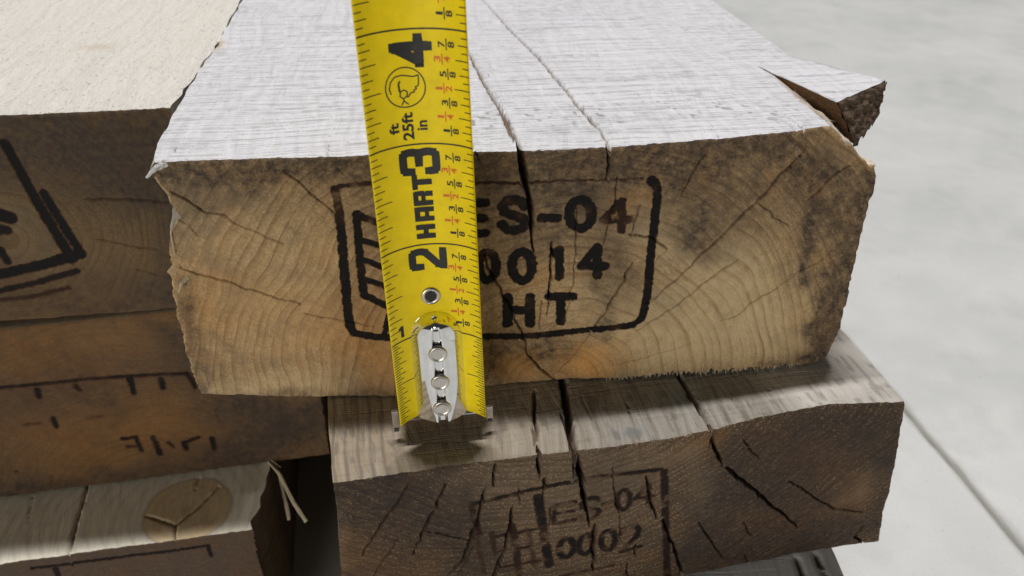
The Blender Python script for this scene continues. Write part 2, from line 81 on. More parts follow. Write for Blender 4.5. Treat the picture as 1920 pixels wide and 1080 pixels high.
# ------------------------------------------------------------------ numpy noise
_rng = np.random.RandomState(7)
_TAB = _rng.rand(8, 256, 256)
def vnoise(x, y, seed=0):
    t = _TAB[seed % 8]
    x = np.asarray(x, float) + 17.3 * seed; y = np.asarray(y, float) + 5.1 * seed
    xi = np.floor(x).astype(int); yi = np.floor(y).astype(int)
    fx = x - xi; fy = y - yi
    fx = fx * fx * (3 - 2 * fx); fy = fy * fy * (3 - 2 * fy)
    a = t[xi & 255, yi & 255]; b = t[(xi + 1) & 255, yi & 255]
    c = t[xi & 255, (yi + 1) & 255]; d = t[(xi + 1) & 255, (yi + 1) & 255]
    return (a * (1 - fx) + b * fx) * (1 - fy) + (c * (1 - fx) + d * fx) * fy
def fbm(x, y, seed=0, oct=4):
    s = 0; a = 0.5; tot = 0
    for k in range(oct):
        s = s + a * vnoise(x * 2 ** k, y * 2 ** k, seed + k); tot += a; a *= 0.5
    return s / tot
def sstep(a, b, x):
    t = np.clip((x - a) / (b - a), 0, 1)
    return t * t * (3 - 2 * t)

def strokes(X, Y, items, fn, reach=1.5, taper=1.0):
    """run fn(distance, half width, value) -> array over the neighbourhood of every stroke; keep the maximum"""
    out = np.zeros_like(X)
    for w0, w1, val, pts in items:
        P = np.array(pts, float)
        n = len(P) - 1
        best = np.full(X.shape, 1e9); hw = np.zeros_like(X)
        lo = P.min(0) - max(w0, w1) - reach; hi = P.max(0) + max(w0, w1) + reach
        m = (X > lo[0]) & (X < hi[0]) & (Y > lo[1]) & (Y < hi[1])
        if not m.any(): continue
        x = X[m]; y = Y[m]; bd = np.full(x.shape, 1e9); bw = np.zeros_like(x)
        for i in range(n):
            a = P[i]; d = P[i + 1] - a; L2 = d @ d + 1e-9
            t = np.clip(((x - a[0]) * d[0] + (y - a[1]) * d[1]) / L2, 0, 1)
            ds = np.hypot(x - a[0] - t * d[0], y - a[1] - t * d[1])
            k = ds < bd
            bd = np.where(k, ds, bd); bw = np.where(k, (w0 + (w1 - w0) * (i + t) / n) / 2 * (taper + (1 - taper) * np.minimum(1, np.minimum(3.5 * (1 - (i + t) / n), 0.45 + 3.5 * (i + t) / n))), bw)
        r = fn(bd, bw, val)
        out[m] = np.maximum(out[m], r)
    return out

def blob_masks(X, Z, items, seed):
    o = {'s': np.zeros_like(X), 'p': np.zeros_like(X), 'o': np.zeros_like(X), 'g': np.zeros_like(X)}
    wx = (fbm(X / 7, Z / 7, seed) - 0.5) * 9; wz = (fbm(X / 7, Z / 7, seed + 3) - 0.5) * 9
    grain = fbm(X / 2.2, Z / 2.2, seed + 5)
    for ch, s, r, pts in items:
        P = pts if len(pts) > 1 else [pts[0], (pts[0][0] + 0.1, pts[0][1])]
        m = strokes(X + wx, Z + wz, [(2 * r, 2 * r, 1, P)], lambda d, w, v: np.exp(-(d / w) ** 2 * 1.1), reach=r * 1.2)
        m = m * s * np.clip(0.35 + 1.3 * grain, 0, 1.3)
        o[ch] = 1 - (1 - o[ch]) * (1 - np.clip(m, 0, 1))
    return o

# ------------------------------------------------------------------ node helper
class NT:
    def __init__(self, name):
        self.m = bpy.data.materials.new(name); self.m.use_nodes = True
        self.t = self.m.node_tree; self.t.nodes.clear()
        self.out = self.t.nodes.new('ShaderNodeOutputMaterial')
        self.b = self.t.nodes.new('ShaderNodeBsdfPrincipled')
        self.t.links.new(self.b.outputs[0], self.out.inputs[0])
    def link(self, a, b): self.t.links.new(a, b)
    def put(self, sock, v):
        if isinstance(v, bpy.types.NodeSocket): self.link(v, sock)
        else: sock.default_value = v
    def math(self, op, a, b=0.0, c=None, clamp=False):
        n = self.t.nodes.new('ShaderNodeMath'); n.operation = op; n.use_clamp = clamp
        self.put(n.inputs[0], a); self.put(n.inputs[1], b)
        if c is not None: self.put(n.inputs[2], c)
        return n.outputs[0]
    def mm(self, scale=1000.0):
        c = self.t.nodes.new('ShaderNodeTexCoord'); n = self.t.nodes.new('ShaderNodeVectorMath'); n.operation = 'SCALE'
        self.link(c.outputs['Object'], n.inputs[0]); n.inputs['Scale'].default_value = scale
        return n.outputs[0]
    def sep(self, v):
        n = self.t.nodes.new('ShaderNodeSeparateXYZ'); self.link(v, n.inputs[0]); return n.outputs
    def comb(self, x, y, z=0.0):
        n = self.t.nodes.new('ShaderNodeCombineXYZ')
        for i, v in enumerate((x, y, z)): self.put(n.inputs[i], v)
        return n.outputs[0]
    def mul(self, v, xyz):
        n = self.t.nodes.new('ShaderNodeVectorMath'); n.operation = 'MULTIPLY'; self.link(v, n.inputs[0]); n.inputs[1].default_value = xyz
        return n.outputs[0]
    def noise(self, v, scale, detail=3, rough=0.55, dist=0.0):
        n = self.t.nodes.new('ShaderNodeTexNoise'); self.link(v, n.inputs['Vector'])
        n.inputs['Scale'].default_value = scale; n.inputs['Detail'].default_value = detail
        n.inputs['Roughness'].default_value = rough; n.inputs['Distortion'].default_value = dist
        return n.outputs['Fac']
    def rng(self, v, a, b, c=0.0, d=1.0):
        n = self.t.nodes.new('ShaderNodeMapRange'); n.clamp = True
        self.put(n.inputs['Value'], v)
        for k, x in zip(('From Min', 'From Max', 'To Min', 'To Max'), (a, b, c, d)): n.inputs[k].default_value = x
        return n.outputs[0]
    def ramp(self, v, stops):
        n = self.t.nodes.new('ShaderNodeValToRGB'); self.link(v, n.inputs[0]); e = n.color_ramp.elements
        while len(e) < len(stops): e.new(0.5)
        for el, (p, c) in zip(e, stops):
            el.position = p; el.color = (c, c, c, 1) if not isinstance(c, tuple) else c + (1,)
        return n.outputs[0]
    def mix(self, f, a, b, mode='MIX'):
        n = self.t.nodes.new('ShaderNodeMix'); n.data_type = 'RGBA'; n.blend_type = mode; n.clamp_factor = True
        self.put(n.inputs[0], f)
        for i, v in ((6, a), (7, b)):
            if isinstance(v, bpy.types.NodeSocket): self.link(v, n.inputs[i])
            else: n.inputs[i].default_value = tuple(v) + (1,)
        return n.outputs[2]
    def attr(self, name):
        n = self.t.nodes.new('ShaderNodeAttribute'); n.attribute_name = name
        s = self.t.nodes.new('ShaderNodeSeparateColor'); self.link(n.outputs['Color'], s.inputs[0])
        return s.outputs[0], s.outputs[1], s.outputs[2], n.outputs['Alpha']
    def bump(self, h, strength, dist):
        n = self.t.nodes.new('ShaderNodeBump'); n.inputs['Strength'].default_value = strength; n.inputs['Distance'].default_value = dist
        self.link(h, n.inputs['Height']); self.link(n.outputs[0], self.b.inputs['Normal'])
    def done(self, col, rough=0.85, spec=0.25):
        self.put(self.b.inputs['Base Color'], col if isinstance(col, bpy.types.NodeSocket) else tuple(col) + (1,))
        self.put(self.b.inputs['Roughness'], rough); self.b.inputs['Specular IOR Level'].default_value = spec
        return self.m

def end_grain(name, pith, spacing, light, dark, grey, ring_amt=0.7, speck=0.4, grey_amt=0.35, bump=0.35, seed=0.0, tip_amt=0.35, mottle=0.5, vis_min=0.15, tip_col=None):
    n = NT(name); p = n.mm(); x, y, z = n.sep(p)
    q = n.comb(x, z, seed)
    dx = n.math('SUBTRACT', x, pith[0]); dz = n.math('SUBTRACT', z, pith[1])
    r = n.math('SQRT', n.math('ADD', n.math('MULTIPLY', dx, dx), n.math('MULTIPLY', dz, dz)))
    wob = n.noise(q, 0.04, 1, 0.4)
    r2 = n.math('ADD', r, n.math('MULTIPLY', n.math('SUBTRACT', wob, 0.5), 9.0))
    r2 = n.math('ADD', r2, n.math('MULTIPLY', n.math('SUBTRACT', n.noise(q, 0.35, 2), 0.5), 0.5))
    # rings grow tighter away from the pith
    ph = n.math('DIVIDE', n.math('POWER', n.math('MAXIMUM', r2, 0.1), 1.18), spacing * 1.5)
    ph = n.math('ADD', ph, n.math('MULTIPLY', n.noise(n.comb(n.math('MULTIPLY', r2, 0.13), seed, 3.0), 1.0, 3, 0.6), 3.2))
    fr = n.math('FRACT', ph)
    ring = n.ramp(fr, [(0.0, 0.0), (0.45, 0.06), (0.78, 0.45), (0.90, 1.0), (0.96, 0.8), (1.0, 0.0)])
    vis = n.math('MULTIPLY', n.rng(n.noise(q, 0.07, 3), 0.36, 0.60, vis_min, 1.0), n.rng(n.noise(n.comb(n.math('MULTIPLY', ph, 0.55), seed, 0.0), 1.0, 2), 0.3, 0.7, 0.35, 1.2))
    ringf = n.math('MULTIPLY', n.math('MULTIPLY', ring, vis), ring_amt)
    col = n.mix(ringf, light, dark)
    # pores and fibres
    fine = n.noise(q, 1.6, 4, 0.7)
    col = n.mix(n.rng(fine, 0.38, 0.68, 0.0, speck), col, n.mix(0.5, dark, (0.03, 0.02, 0.015)))
    ang = n.math('ARCTAN2', dz, dx)
    tang = n.noise(n.comb(n.math('MULTIPLY', ang, 16.0), n.math('MULTIPLY', r2, 1.0), seed), 1.0, 5, 0.72)
    col = n.mix(n.rng(tang, 0.44, 0.66, 0.0, mottle), col, n.mix(0.35, dark, (0.035, 0.026, 0.02)))
    col = n.mix(n.rng(tang, 0.30, 0.44, mottle * 0.5, 0.0), col, (light[0] * 1.3, light[1] * 1.3, light[2] * 1.25))
    ray = n.noise(n.comb(n.math('MULTIPLY', ang, 60.0), n.math('MULTIPLY', r, 0.06), seed), 1.0, 2)
    col = n.mix(n.rng(ray, 0.5, 0.8, 0.0, 0.35), col, dark)
    # weathered grey patches
    blot = n.noise(q, 0.055, 4, 0.62, 0.6)
    gm = n.rng(blot, 0.47, 0.66, 0.0, grey_amt)
    col = n.mix(gm, col, grey)
    warm = n.noise(n.comb(z, x, seed + 9.0), 0.09, 3)
    col = n.mix(n.rng(warm, 0.5, 0.75, 0.0, 0.35), col, (light[0] * 1.05, light[1] * 0.78, light[2] * 0.5))
    # light fibre tips
    tip = n.noise(q, 1.5, 2, 0.5)
    tm = n.math('MULTIPLY', n.rng(tip, 0.55, 0.62, 0.0, tip_amt), n.rng(ring, 0.0, 0.35, 1.0, 0.15))
    col = n.mix(n.math('MULTIPLY', tm, n.rng(blot, 0.5, 0.66, 1.0, 0.25)), col, tip_col or (min(light[0] * 1.5, .8), min(light[1] * 1.6, .7), min(light[2] * 1.9, .5)))
    ch, st, pa, orr = n.attr('pa'); line, gr, _, _ = n.attr('pb')
    col = n.mix(gr, col, n.mix(0.5, grey, col))
    col = n.mix(n.math('MULTIPLY', orr, 0.8), col, n.mix(0.55, (light[0] * 1.25, light[1] * 0.85, light[2] * 0.45), n.mix(ringf, (light[0] * 1.5, light[1] * 1.15, light[2] * 0.65), (light[0] * 0.65, light[1] * 0.42, light[2] * 0.25))))
    col = n.mix(n.math('MULTIPLY', pa, 0.8), col, n.mix(ringf, (min(light[0] * 1.4, .74), min(light[1] * 1.6, .58), min(light[2] * 1.95, .34)), (light[0] * 0.8, light[1] * 0.72, light[2] * 0.6)))
    mott = n.noise(q, 0.5, 4, 0.7)
    col = n.mix(n.math('MULTIPLY', n.rng(st, 0.05, 0.75), n.rng(mott, 0.32, 0.66, 0.35, 0.97)), col, (0.048, 0.037, 0.033))
    col = n.mix(n.math('MULTIPLY', line, 0.85), col, (0.022, 0.014, 0.010))
    brown = n.rng(ch, 0.0, 0.5, 0.0, 1.0)
    col = n.mix(brown, col, (0.055, 0.026, 0.014))
    col = n.mix(n.rng(ch, 0.35, 0.85), col, (0.011, 0.0095, 0.009))
    h = n.math('ADD', n.math('ADD', fine, n.math('MULTIPLY', tang, 0.9)), n.math('MULTIPLY', ringf, -0.5))
    h = n.math('ADD', h, n.math('MULTIPLY', n.rng(tip, 0.6, 0.8), 0.6))
    n.bump(h, bump, 0.0006)
    return n.done(col, 0.82, 0.2)

def sawn(name, base, dark, tint, grain=0.5, saw=0.3, speck=0.3, bump=0.4, rough_fibre=0.0, cathedral=None, saw_freq=0.55, speck_at=0.66):
    n = NT(name); p = n.mm(); x, y, z = n.sep(p)
    wob = n.noise(n.comb(n.math('MULTIPLY', x, 0.03), n.math('MULTIPLY', y, 0.012)), 1.0, 2)
    xw = n.math('ADD', x, n.math('MULTIPLY', n.math('SUBTRACT', wob, 0.5), 22.0))
    streak = n.noise(n.comb(n.math('MULTIPLY', xw, 0.45), n.math('MULTIPLY', y, 0.012)), 1.0, 4, 0.65)
    col = n.mix(n.rng(streak, 0.42, 0.72, 0.0, grain), base, dark)
    fine = n.noise(n.comb(n.math('MULTIPLY', xw, 2.2), n.math('MULTIPLY', y, 0.09)), 1.0, 3, 0.6)
    col = n.mix(n.rng(fine, 0.5, 0.78, 0.0, grain * 0.7), col, dark)
    # band-saw marks square to the grain
    yw = n.math('ADD', y, n.math('MULTIPLY', n.noise(n.comb(n.math('MULTIPLY', x, 0.02), n.math('MULTIPLY', y, 0.02), 4.0), 1.0, 2), 6.0))
    sawm = n.noise(n.comb(n.math('MULTIPLY', x, 0.014), n.math('MULTIPLY', yw, saw_freq)), 1.0, 3, 0.7)
    brk = n.noise(n.comb(n.math('MULTIPLY', x, 0.25), n.math('MULTIPLY', y, 0.3), 2.0), 1.0, 3, 0.6)
    sm = n.math('MULTIPLY', n.rng(sawm, 0.50, 0.66, 0.0, 1.0), n.rng(brk, 0.36, 0.62, 0.15, 1.0))
    col = n.mix(n.math('MULTIPLY', sm, saw), col, n.mix(0.45, dark, (0.14, 0.13, 0.135)))
    big = n.noise(p, 0.022, 3, 0.5)
    col = n.mix(n.rng(big, 0.45, 0.7, 0.0, 0.55), col, tint)
    sp = n.noise(n.mul(p, (1.0, 0.6, 1.0)), 0.75, 3, 0.6)
    col = n.mix(n.rng(sp, speck_at, speck_at + 0.08, 0.0, speck), col, (0.10, 0.10, 0.11))
    hsum = n.math('ADD', n.math('MULTIPLY', fine, 0.6), n.math('MULTIPLY', sm, -1.1 if saw else 0.0))
    if cathedral:
        cx, cy, k = cathedral
        g = n.math('DIVIDE', n.math('SUBTRACT', y, cy), 26.0)
        g = n.math('POWER', 2.718, n.math('MULTIPLY', n.math('MULTIPLY', g, g), -1.0))
        rr = n.math('ADD', x, n.math('MULTIPLY', g, 9.0))
        rr = n.math('ADD', rr, n.math('MULTIPLY', wob, 30.0))
        cth = n.math('SINE', n.math('MULTIPLY', rr, k))
        fade = n.rng(x, -45.0, 5.0, 1.0, 0.0)
        col = n.mix(n.math('MULTIPLY', n.math('MULTIPLY', n.rng(cth, 0.2, 1.0), fade), 0.16), col, dark)
    if rough_fibre:
        fb = n.noise(n.comb(n.math('MULTIPLY', x, 0.75), n.math('MULTIPLY', y, 0.16), 7.0), 1.0, 4, 0.75)
        hsum = n.math('ADD', hsum, n.math('MULTIPLY', fb, rough_fibre))
        col = n.mix(n.rng(fb, 0.30, 0.40, 0.38, 0.0), col, (0.16, 0.14, 0.12))
    ch, st, pa, orr = n.attr('pa'); line, gr, blue, _ = n.attr('pb')
    col = n.mix(n.math('MULTIPLY', orr, 0.85), col, (0.58, 0.39, 0.16))
    col = n.mix(n.math('MULTIPLY', pa, 0.8), col, (0.75, 0.70, 0.62))
    col = n.mix(n.math('MULTIPLY', blue, 0.7), col, (0.16, 0.20, 0.22))
    col = n.mix(st, col, (0.06, 0.048, 0.04))
    col = n.mix(n.rng(line, 0.1, 0.8), col, (0.19, 0.14, 0.09))
    n.bump(hsum, bump, 0.0008)
    return n.done(col, 0.8, 0.25)

# ------------------------------------------------------------------ timber builder
def interp(pts):
    a = np.array(sorted(pts), float)
    return lambda t: np.interp(t, a[:, 0], a[:, 1])

def add_mesh(name, grids, mats, parent=None):
    """grids: list of (P[n,m,3] in metres, pa[n,m,4], pb[n,m,4], material index)"""
    co = []; pa = []; pb = []; quads = []; mi = []; off = 0
    for P, a, b, k in grids:
        n, m = P.shape[:2]
        co.append(P.reshape(-1, 3)); pa.append(a.reshape(-1, 4)); pb.append(b.reshape(-1, 4))
        idx = np.arange(n * m).reshape(n, m) + off
        q = np.stack([idx[:-1, :-1], idx[1:, :-1], idx[1:, 1:], idx[:-1, 1:]], -1).reshape(-1, 4)
        quads.append(q); mi.append(np.full(len(q), k)); off += n * m
    co = np.concatenate(co); quads = np.concatenate(quads); mi = np.concatenate(mi)
    me = bpy.data.meshes.new(name)
    me.vertices.add(len(co)); me.vertices.foreach_set('co', co.ravel().astype(np.float32))
    me.loops.add(quads.size); me.loops.foreach_set('vertex_index', quads.ravel().astype(np.int32))
    me.polygons.add(len(quads)); me.polygons.foreach_set('loop_start', np.arange(0, quads.size, 4, dtype=np.int32))
    me.polygons.foreach_set('material_index', mi.astype(np.int32))
    me.polygons.foreach_set('use_smooth', np.ones(len(quads), dtype=bool))
    me.update(calc_edges=True)
    for nm, arr in (('pa', np.concatenate(pa)), ('pb', np.concatenate(pb))):
        at = me.attributes.new(nm, 'FLOAT_COLOR', 'POINT'); at.data.foreach_set('color', arr.ravel().astype(np.float32))
    for m in mats: me.materials.append(m)
    o = bpy.data.objects.new(name, me); COL.objects.link(o)
    if parent: o.parent = parent
    return o

def tag(o, label, cat, group=None):
    o['label'] = label; o['category'] = cat
    if group: o['group'] = group
    return o

def crack_depth(d, w, v):
    w = np.maximum(w, 0.10)
    return v * np.clip(1 - (d / (w + 0.10)) ** 2, 0, 1) ** 0.6
def crack_line(d, w, v):
    return (1 - sstep(w * 0.4, w + 0.13, d)) * min(1.0, 0.45 + v * 0.25)
def char_fn(soft):
    return lambda d, w, v: (1 - sstep(w - soft, w + soft, d)) * v

def timber(o, yaw, zb, zt, L, x0, x1, res, vis, mats, seed, left=None, right=None, ytop=None, ybot=None,
           cracks=(), tcracks=(), stamp=(), blobs=(), top_fn=None, drop=None, bot_rag=None, ragged=0.5, char_soft=0.25, right_top=None, resz=None, patchy=0.35, bot_fade=4.0, pale_arris=0.0):
    h = zt - zb
    nu = int((x1 - x0) / res) + 1; nw = int(h / (resz or res)) + 1
    us = np.linspace(0, 1, nu); ws = np.linspace(0, 1, nw)
    ry = res * 2.2
    Yd = np.concatenate([[0, res * 0.5], np.arange(res * 1.4, vis, ry), np.linspace(vis, L, 14)[1:]])
    fl = interp(left) if left else (lambda z: np.full_like(z, x0, dtype=float))
    fr = interp(right) if right else (lambda z: np.full_like(z, x1, dtype=float))
    yt = interp(ytop) if ytop else (lambda x: np.zeros_like(x))
    yb = interp(ybot) if ybot else (lambda x: np.zeros_like(x))
    rt = interp([(b, a) for a, b in right_top]) if right_top else None
    rt_end = max(q[1] for q in right_top) + 1 if right_top else 0
    def XL(Z, Y):
        k = np.exp(-Y / 10.0)
        return fl(Z) * k + x0 * (1 - k) + (fbm(Z / 6 + 40, Y / 14 + 3, seed) - 0.5) * ragged * 2.2 + (vnoise(Z / 0.9, Y / 5, seed + 1) - 0.5) * ragged * 0.8
    def XR(Z, Y):
        k = np.exp(-Y / 10.0)
        v = fr(Z) * k + x1 * (1 - k) + (fbm(Z / 6 + 90, Y / 14 + 8, seed + 2) - 0.5) * ragged * 2.2 + (vnoise(Z / 1.1, Y / 5, seed + 3) - 0.5) * ragged * 1.0
        if rt is not None:
            v = np.where(Y < rt_end, rt(np.maximum(Y, 0)) + (v - x1) , v)
        return v
    def xpos(u, Y, Z): return XL(Z, Y) + (XR(Z, Y) - XL(Z, Y)) * u
    def jitter(X, Z):
        return ((fbm(X / 3.2, Z / 3.2, seed, 4) - 0.5) * 1.5, (fbm(X / 3.2 + 31, Z / 3.2, seed + 1, 4) - 0.5) * 1.5)
    def yfront(X, Z, w):
        y = yb(X) * (1 - w) + yt(X) * w
        # soft wear and torn fibre at the arrises
        e = np.minimum(Z, h - Z)
        y = y + 0.55 * np.exp(-np.maximum(e, 0) / 0.5) * (0.3 + fbm(X / 1.3, Z / 4, seed + 4))
        y = y + (fbm(X / 9, Z / 9, seed + 5) - 0.5) * 0.9 + (fbm(X / 0.8, Z / 0.8, seed + 6, 3) - 0.5) * 0.22
        jx, jz = jitter(X, Z)
        c = strokes(X + jx, Z + jz, cracks, crack_depth, taper=0.35) if len(cracks) else 0
        if len(stamp): c = c + 0.22 * strokes(X, Z, stamp, char_fn(0.3))
        return y + c
    def ztop(X, Y):
        z = h - (fbm(X / 14, Y / 22, seed + 6) - 0.5) * 0.5 - (vnoise(X / 0.7, Y / 6, seed + 7) - 0.5) * 0.10
        z = z - (0.25 + 0.7 * fbm(X / 1.2, Y + 3, seed + 2)) * 0.6 * np.exp(-np.maximum(Y, 0) / 0.45)
        jx = (vnoise(X / 2.2, Y / 2.2, seed) - 0.5) * 0.5
        if len(tcracks): z = z - strokes(X + jx, Y, tcracks, crack_depth, taper=0.35)
        if drop is not None: z = z - drop(X, Y)
        return z
    def zbot(X, Y):
        z = 0.5 + (fbm(X / 5, Y / 5 + 9, seed + 1) - 0.5) * 0.7
        if bot_rag is not None: z = z + bot_rag(X) * np.exp(-np.maximum(Y, 0) / bot_fade)
        return np.maximum(z, 0.15)
    zero = lambda s: np.zeros(s + (4,))
    grids = []
    # front
    U, W = np.meshgrid(us, ws, indexing='ij')
    Z0 = W * h; X = xpos(U, np.zeros_like(U), Z0)
    Y = yfront(X, Z0, W)
    Ye = yt(X); zt_ = ztop(X, Ye); zb_ = zbot(X, yb(X))
    k = np.clip((W * h - (h - 14.0)) / 14.0, 0, 1)
    Z = Z0 + (zt_ - h) * k + zb_ * np.clip(1 - Z0 / 6.0, 0, 1)
    pa = zero(U.shape); pb = zero(U.shape)
    nz = (fbm(X / 0.9, Z0 / 0.9, seed + 2) - 0.5)
    if len(stamp):
        pch = np.clip(1.15 - patchy * 2.2 * np.clip(fbm(X / 3.5, Z0 / 3.5, seed + 4) - 0.42, 0, 1) * 2, 0, 1)
        pa[..., 0] = strokes(X + nz * 0.8, Z0 + (fbm(X / 0.9 + 50, Z0 / 0.9, seed + 2) - 0.5) * 0.8, stamp, char_fn(char_soft)) * pch
    if len(blobs):
        bm = blob_masks(X, Z0, blobs, seed)
        pa[..., 1] = bm['s']; pa[..., 2] = bm['p']; pa[..., 3] = bm['o']; pb[..., 1] = bm['g']
    if len(cracks):
        jx, jz = jitter(X, Z0)
        pb[..., 0] = np.clip(0.25 + 1.5 * fbm(X / 1.8, Z0 / 1.8, seed + 3), 0, 1) * strokes(X + jx, Z0 + jz, cracks, crack_line, taper=0.35)
    torn_lit_l = np.exp(-np.maximum(X - XL(Z0, np.zeros_like(X)), 0) / 0.45) * sstep(0.38, 0.62, fbm(Z0 / 1.6, X * 0, seed + 6)) * pale_arris  # pale torn fibres, with the light caught by the left edge painted in
    pa[..., 2] = np.maximum(pa[..., 2], torn_lit_l); pa[..., 1] *= 1 - torn_lit_l
    grids.append((np.stack([X, Y, Z], -1) * MM, pa, pb, 0))
    # top
    us_f = us; us = us[np.unique(np.concatenate([np.arange(0, nu, 2), [nu - 1]]))]
    U, V = np.meshgrid(us, Yd, indexing='ij')
    Ht = np.full_like(U, h)
    X = xpos(U, V, Ht)
    X0 = xpos(us, np.zeros_like(us), np.full_like(us, h)); yf = yfront(X0, np.full_like(us, h), np.ones_like(us))
    Yp = yf[:, None] + V * (1 - yf[:, None] / L)
    Yn = yt(X0)[:, None] + V
    Zt = ztop(X, Yn)
    pa = zero(U.shape); pb = zero(U.shape)
    if len(tcracks):
        jx = (vnoise(X / 2.2, Yn / 2.2, seed) - 0.5) * 0.5
        pb[..., 0] = strokes(X + jx, Yn, tcracks, crack_line, taper=0.35)
    if top_fn: top_fn(X, Yn, pa, pb)
    grids.append((np.stack([X, Yp, Zt], -1)[:, ::-1] * MM, pa[:, ::-1], pb[:, ::-1], 1))
    # sides, underside, far end
    us = us_f
    wi = np.unique(np.concatenate([np.arange(0, nw, 3), [nw - 1]])); yi = np.unique(np.concatenate([np.arange(0, 6), np.arange(6, len(Yd), 3), [len(Yd) - 1]]))
    for u in (0.0, 1.0):
        Wg, Vg = np.meshgrid(ws[wi], Yd[yi], indexing='ij'); Ug = np.full_like(Wg, u)
        Zg = Wg * h; Xg = xpos(Ug, Vg, Zg)
        Xf = xpos(np.full(len(wi), u), np.zeros(len(wi)), ws[wi] * h); yfw = yfront(Xf, ws[wi] * h, ws[wi])
        Yg = yfw[:, None] + Vg * (1 - yfw[:, None] / L)
        Xt = xpos(np.full(len(yi), u), Yd[yi], np.full(len(yi), h)); ztt = ztop(Xt, yt(Xt[:1])[0] + Yd[yi])
        Xb = xpos(np.full(len(yi), u), Yd[yi], np.zeros(len(yi))); zbb = zbot(Xb, yb(Xb[:1])[0] + Yd[yi])
        Zf = Zg + (ztt - h)[None] * np.clip((Zg - (h - 14.0)) / 14.0, 0, 1) + zbb[None] * np.clip(1 - Zg / 6.0, 0, 1)
        P = np.stack([Xg, Yg, Zf], -1) * MM
        if u == 0.0: P = P[:, ::-1]
        P = P[::-1]
        grids.append((P, zero(P.shape[:2]), zero(P.shape[:2]), 2))
    ui = np.unique(np.concatenate([np.arange(0, nu, 2), [nu - 1]]))
    Ug, Vg = np.meshgrid(us[ui], Yd[yi], indexing='ij')
    Xg = xpos(Ug, Vg, np.zeros_like(Ug)); X0 = Xg[:, 0]; yfw = yfront(X0, np.zeros_like(X0), np.zeros_like(X0))
    P = np.stack([Xg, yfw[:, None] + Vg * (1 - yfw[:, None] / L), zbot(Xg, yb(X0)[:, None] + Vg)], -1) * MM
    grids.append((P, zero(P.shape[:2]), zero(P.shape[:2]), 2))
    P = np.array([[[x0, L, 0.5], [x0, L, h - 0.3]], [[x1, L, 0.5], [x1, L, h - 0.3]]], float) * MM
    grids.append((P, zero((2, 2)), zero((2, 2)), 2))
    ob = add_mesh('timber', grids, mats)
    ob.location = (o[0] * MM, o[1] * MM, (zb + HC) * MM)
    ob.rotation_euler = (0, 0, math.radians(yaw))
    return ob

def plain(me):
    for nm in ('pa', 'pb'):
        at = me.attributes.new(nm, 'FLOAT_COLOR', 'POINT'); at.data.foreach_set('color', np.zeros(len(me.vertices) * 4, np.float32))

# ------------------------------------------------------------------ floor
def concrete():
    n = NT('concrete'); p = n.mm(); x, y, z = n.sep(p)
    a = n.noise(p, 0.007, 4, 0.55); b = n.noise(p, 0.03, 4, 0.6); c = n.noise(p, 0.7, 4, 0.7)
    col = n.mix(n.rng(a, 0.32, 0.68), (0.50, 0.505, 0.475), (0.61, 0.61, 0.57))
    col = n.mix(n.rng(b, 0.45, 0.75, 0.0, 0.45), col, (0.66, 0.65, 0.60))
    d = n.noise(p, 0.018, 5, 0.65)
    col = n.mix(n.rng(d, 0.52, 0.75, 0.0, 0.35), col, (0.36, 0.365, 0.35))
    col = n.mix(n.rng(c, 0.55, 0.75, 0.0, 0.4), col, (0.33, 0.325, 0.30))
    pit = n.noise(p, 0.28, 2, 0.5)
    col = n.mix(n.rng(pit, 0.72, 0.78, 0.0, 0.5), col, (0.24, 0.23, 0.20))
    # grime along the sawn joint (local x = 0)
    ax = n.math('ABSOLUTE', n.math('ADD', x, n.math('MULTIPLY', n.math('SUBTRACT', b, 0.5), 8.0)))
    col = n.mix(n.rng(ax, 1.0, 5.0, 0.5, 0.0), col, (0.27, 0.26, 0.215))
    n.bump(n.math('ADD', c, b), 0.15, 0.0015)
    return n.done(col, 0.6, 0.35)
(jx0, jy0), (jx1, jy1) = DATA['floor_joint']
fa = math.atan2(jy0 - jy1, jx0 - jx1) - math.pi / 2
prof = [(-4000, 0), (-300, 0), (-2.4, 0), (-1.7, -0.9), (-0.9, -3), (0.9, -3), (1.7, -0.9), (2.4, 0), (300, 0), (4000, 0)]
ys = np.concatenate([[-4000, -600], np.linspace(-300, 900, 240), [1500, 4000]])
PX, PY = np.meshgrid(np.array([q[0] for q in prof], float), ys, indexing='ij')
PZ = np.repeat(np.array([q[1] for q in prof], float)[:, None], len(ys), 1)
near = (np.abs(PX) < 10)
PX = PX + near * (fbm(PY / 25, PX * 0 + 1, 3) - 0.5) * 3.0 + near * (vnoise(PY / 5.0, PX / 2, 2) - 0.5) * 0.9
P = np.stack([PX, PY, PZ], -1) * MM
fo = add_mesh('floor', [(P, np.zeros(P.shape[:2] + (4,)), np.zeros(P.shape[:2] + (4,)), 0)], [concrete()])
fo.location = (jx0 * MM, jy0 * MM, 0); fo.rotation_euler = (0, 0, fa)
fo.data.polygons.foreach_set('use_smooth', np.zeros(len(fo.data.polygons), dtype=bool)); fo.data.update()
fo['kind'] = 'structure'

# ------------------------------------------------------------------ timbers
GROUP = 'sawn timbers piled in the stack'
side_pale = sawn('sawn_side', (0.50, 0.46, 0.40), (0.30, 0.25, 0.19), (0.45, 0.40, 0.33))
side_dark = sawn('sawn_side_weathered', (0.22, 0.17, 0.12), (0.10, 0.075, 0.05), (0.18, 0.14, 0.10))

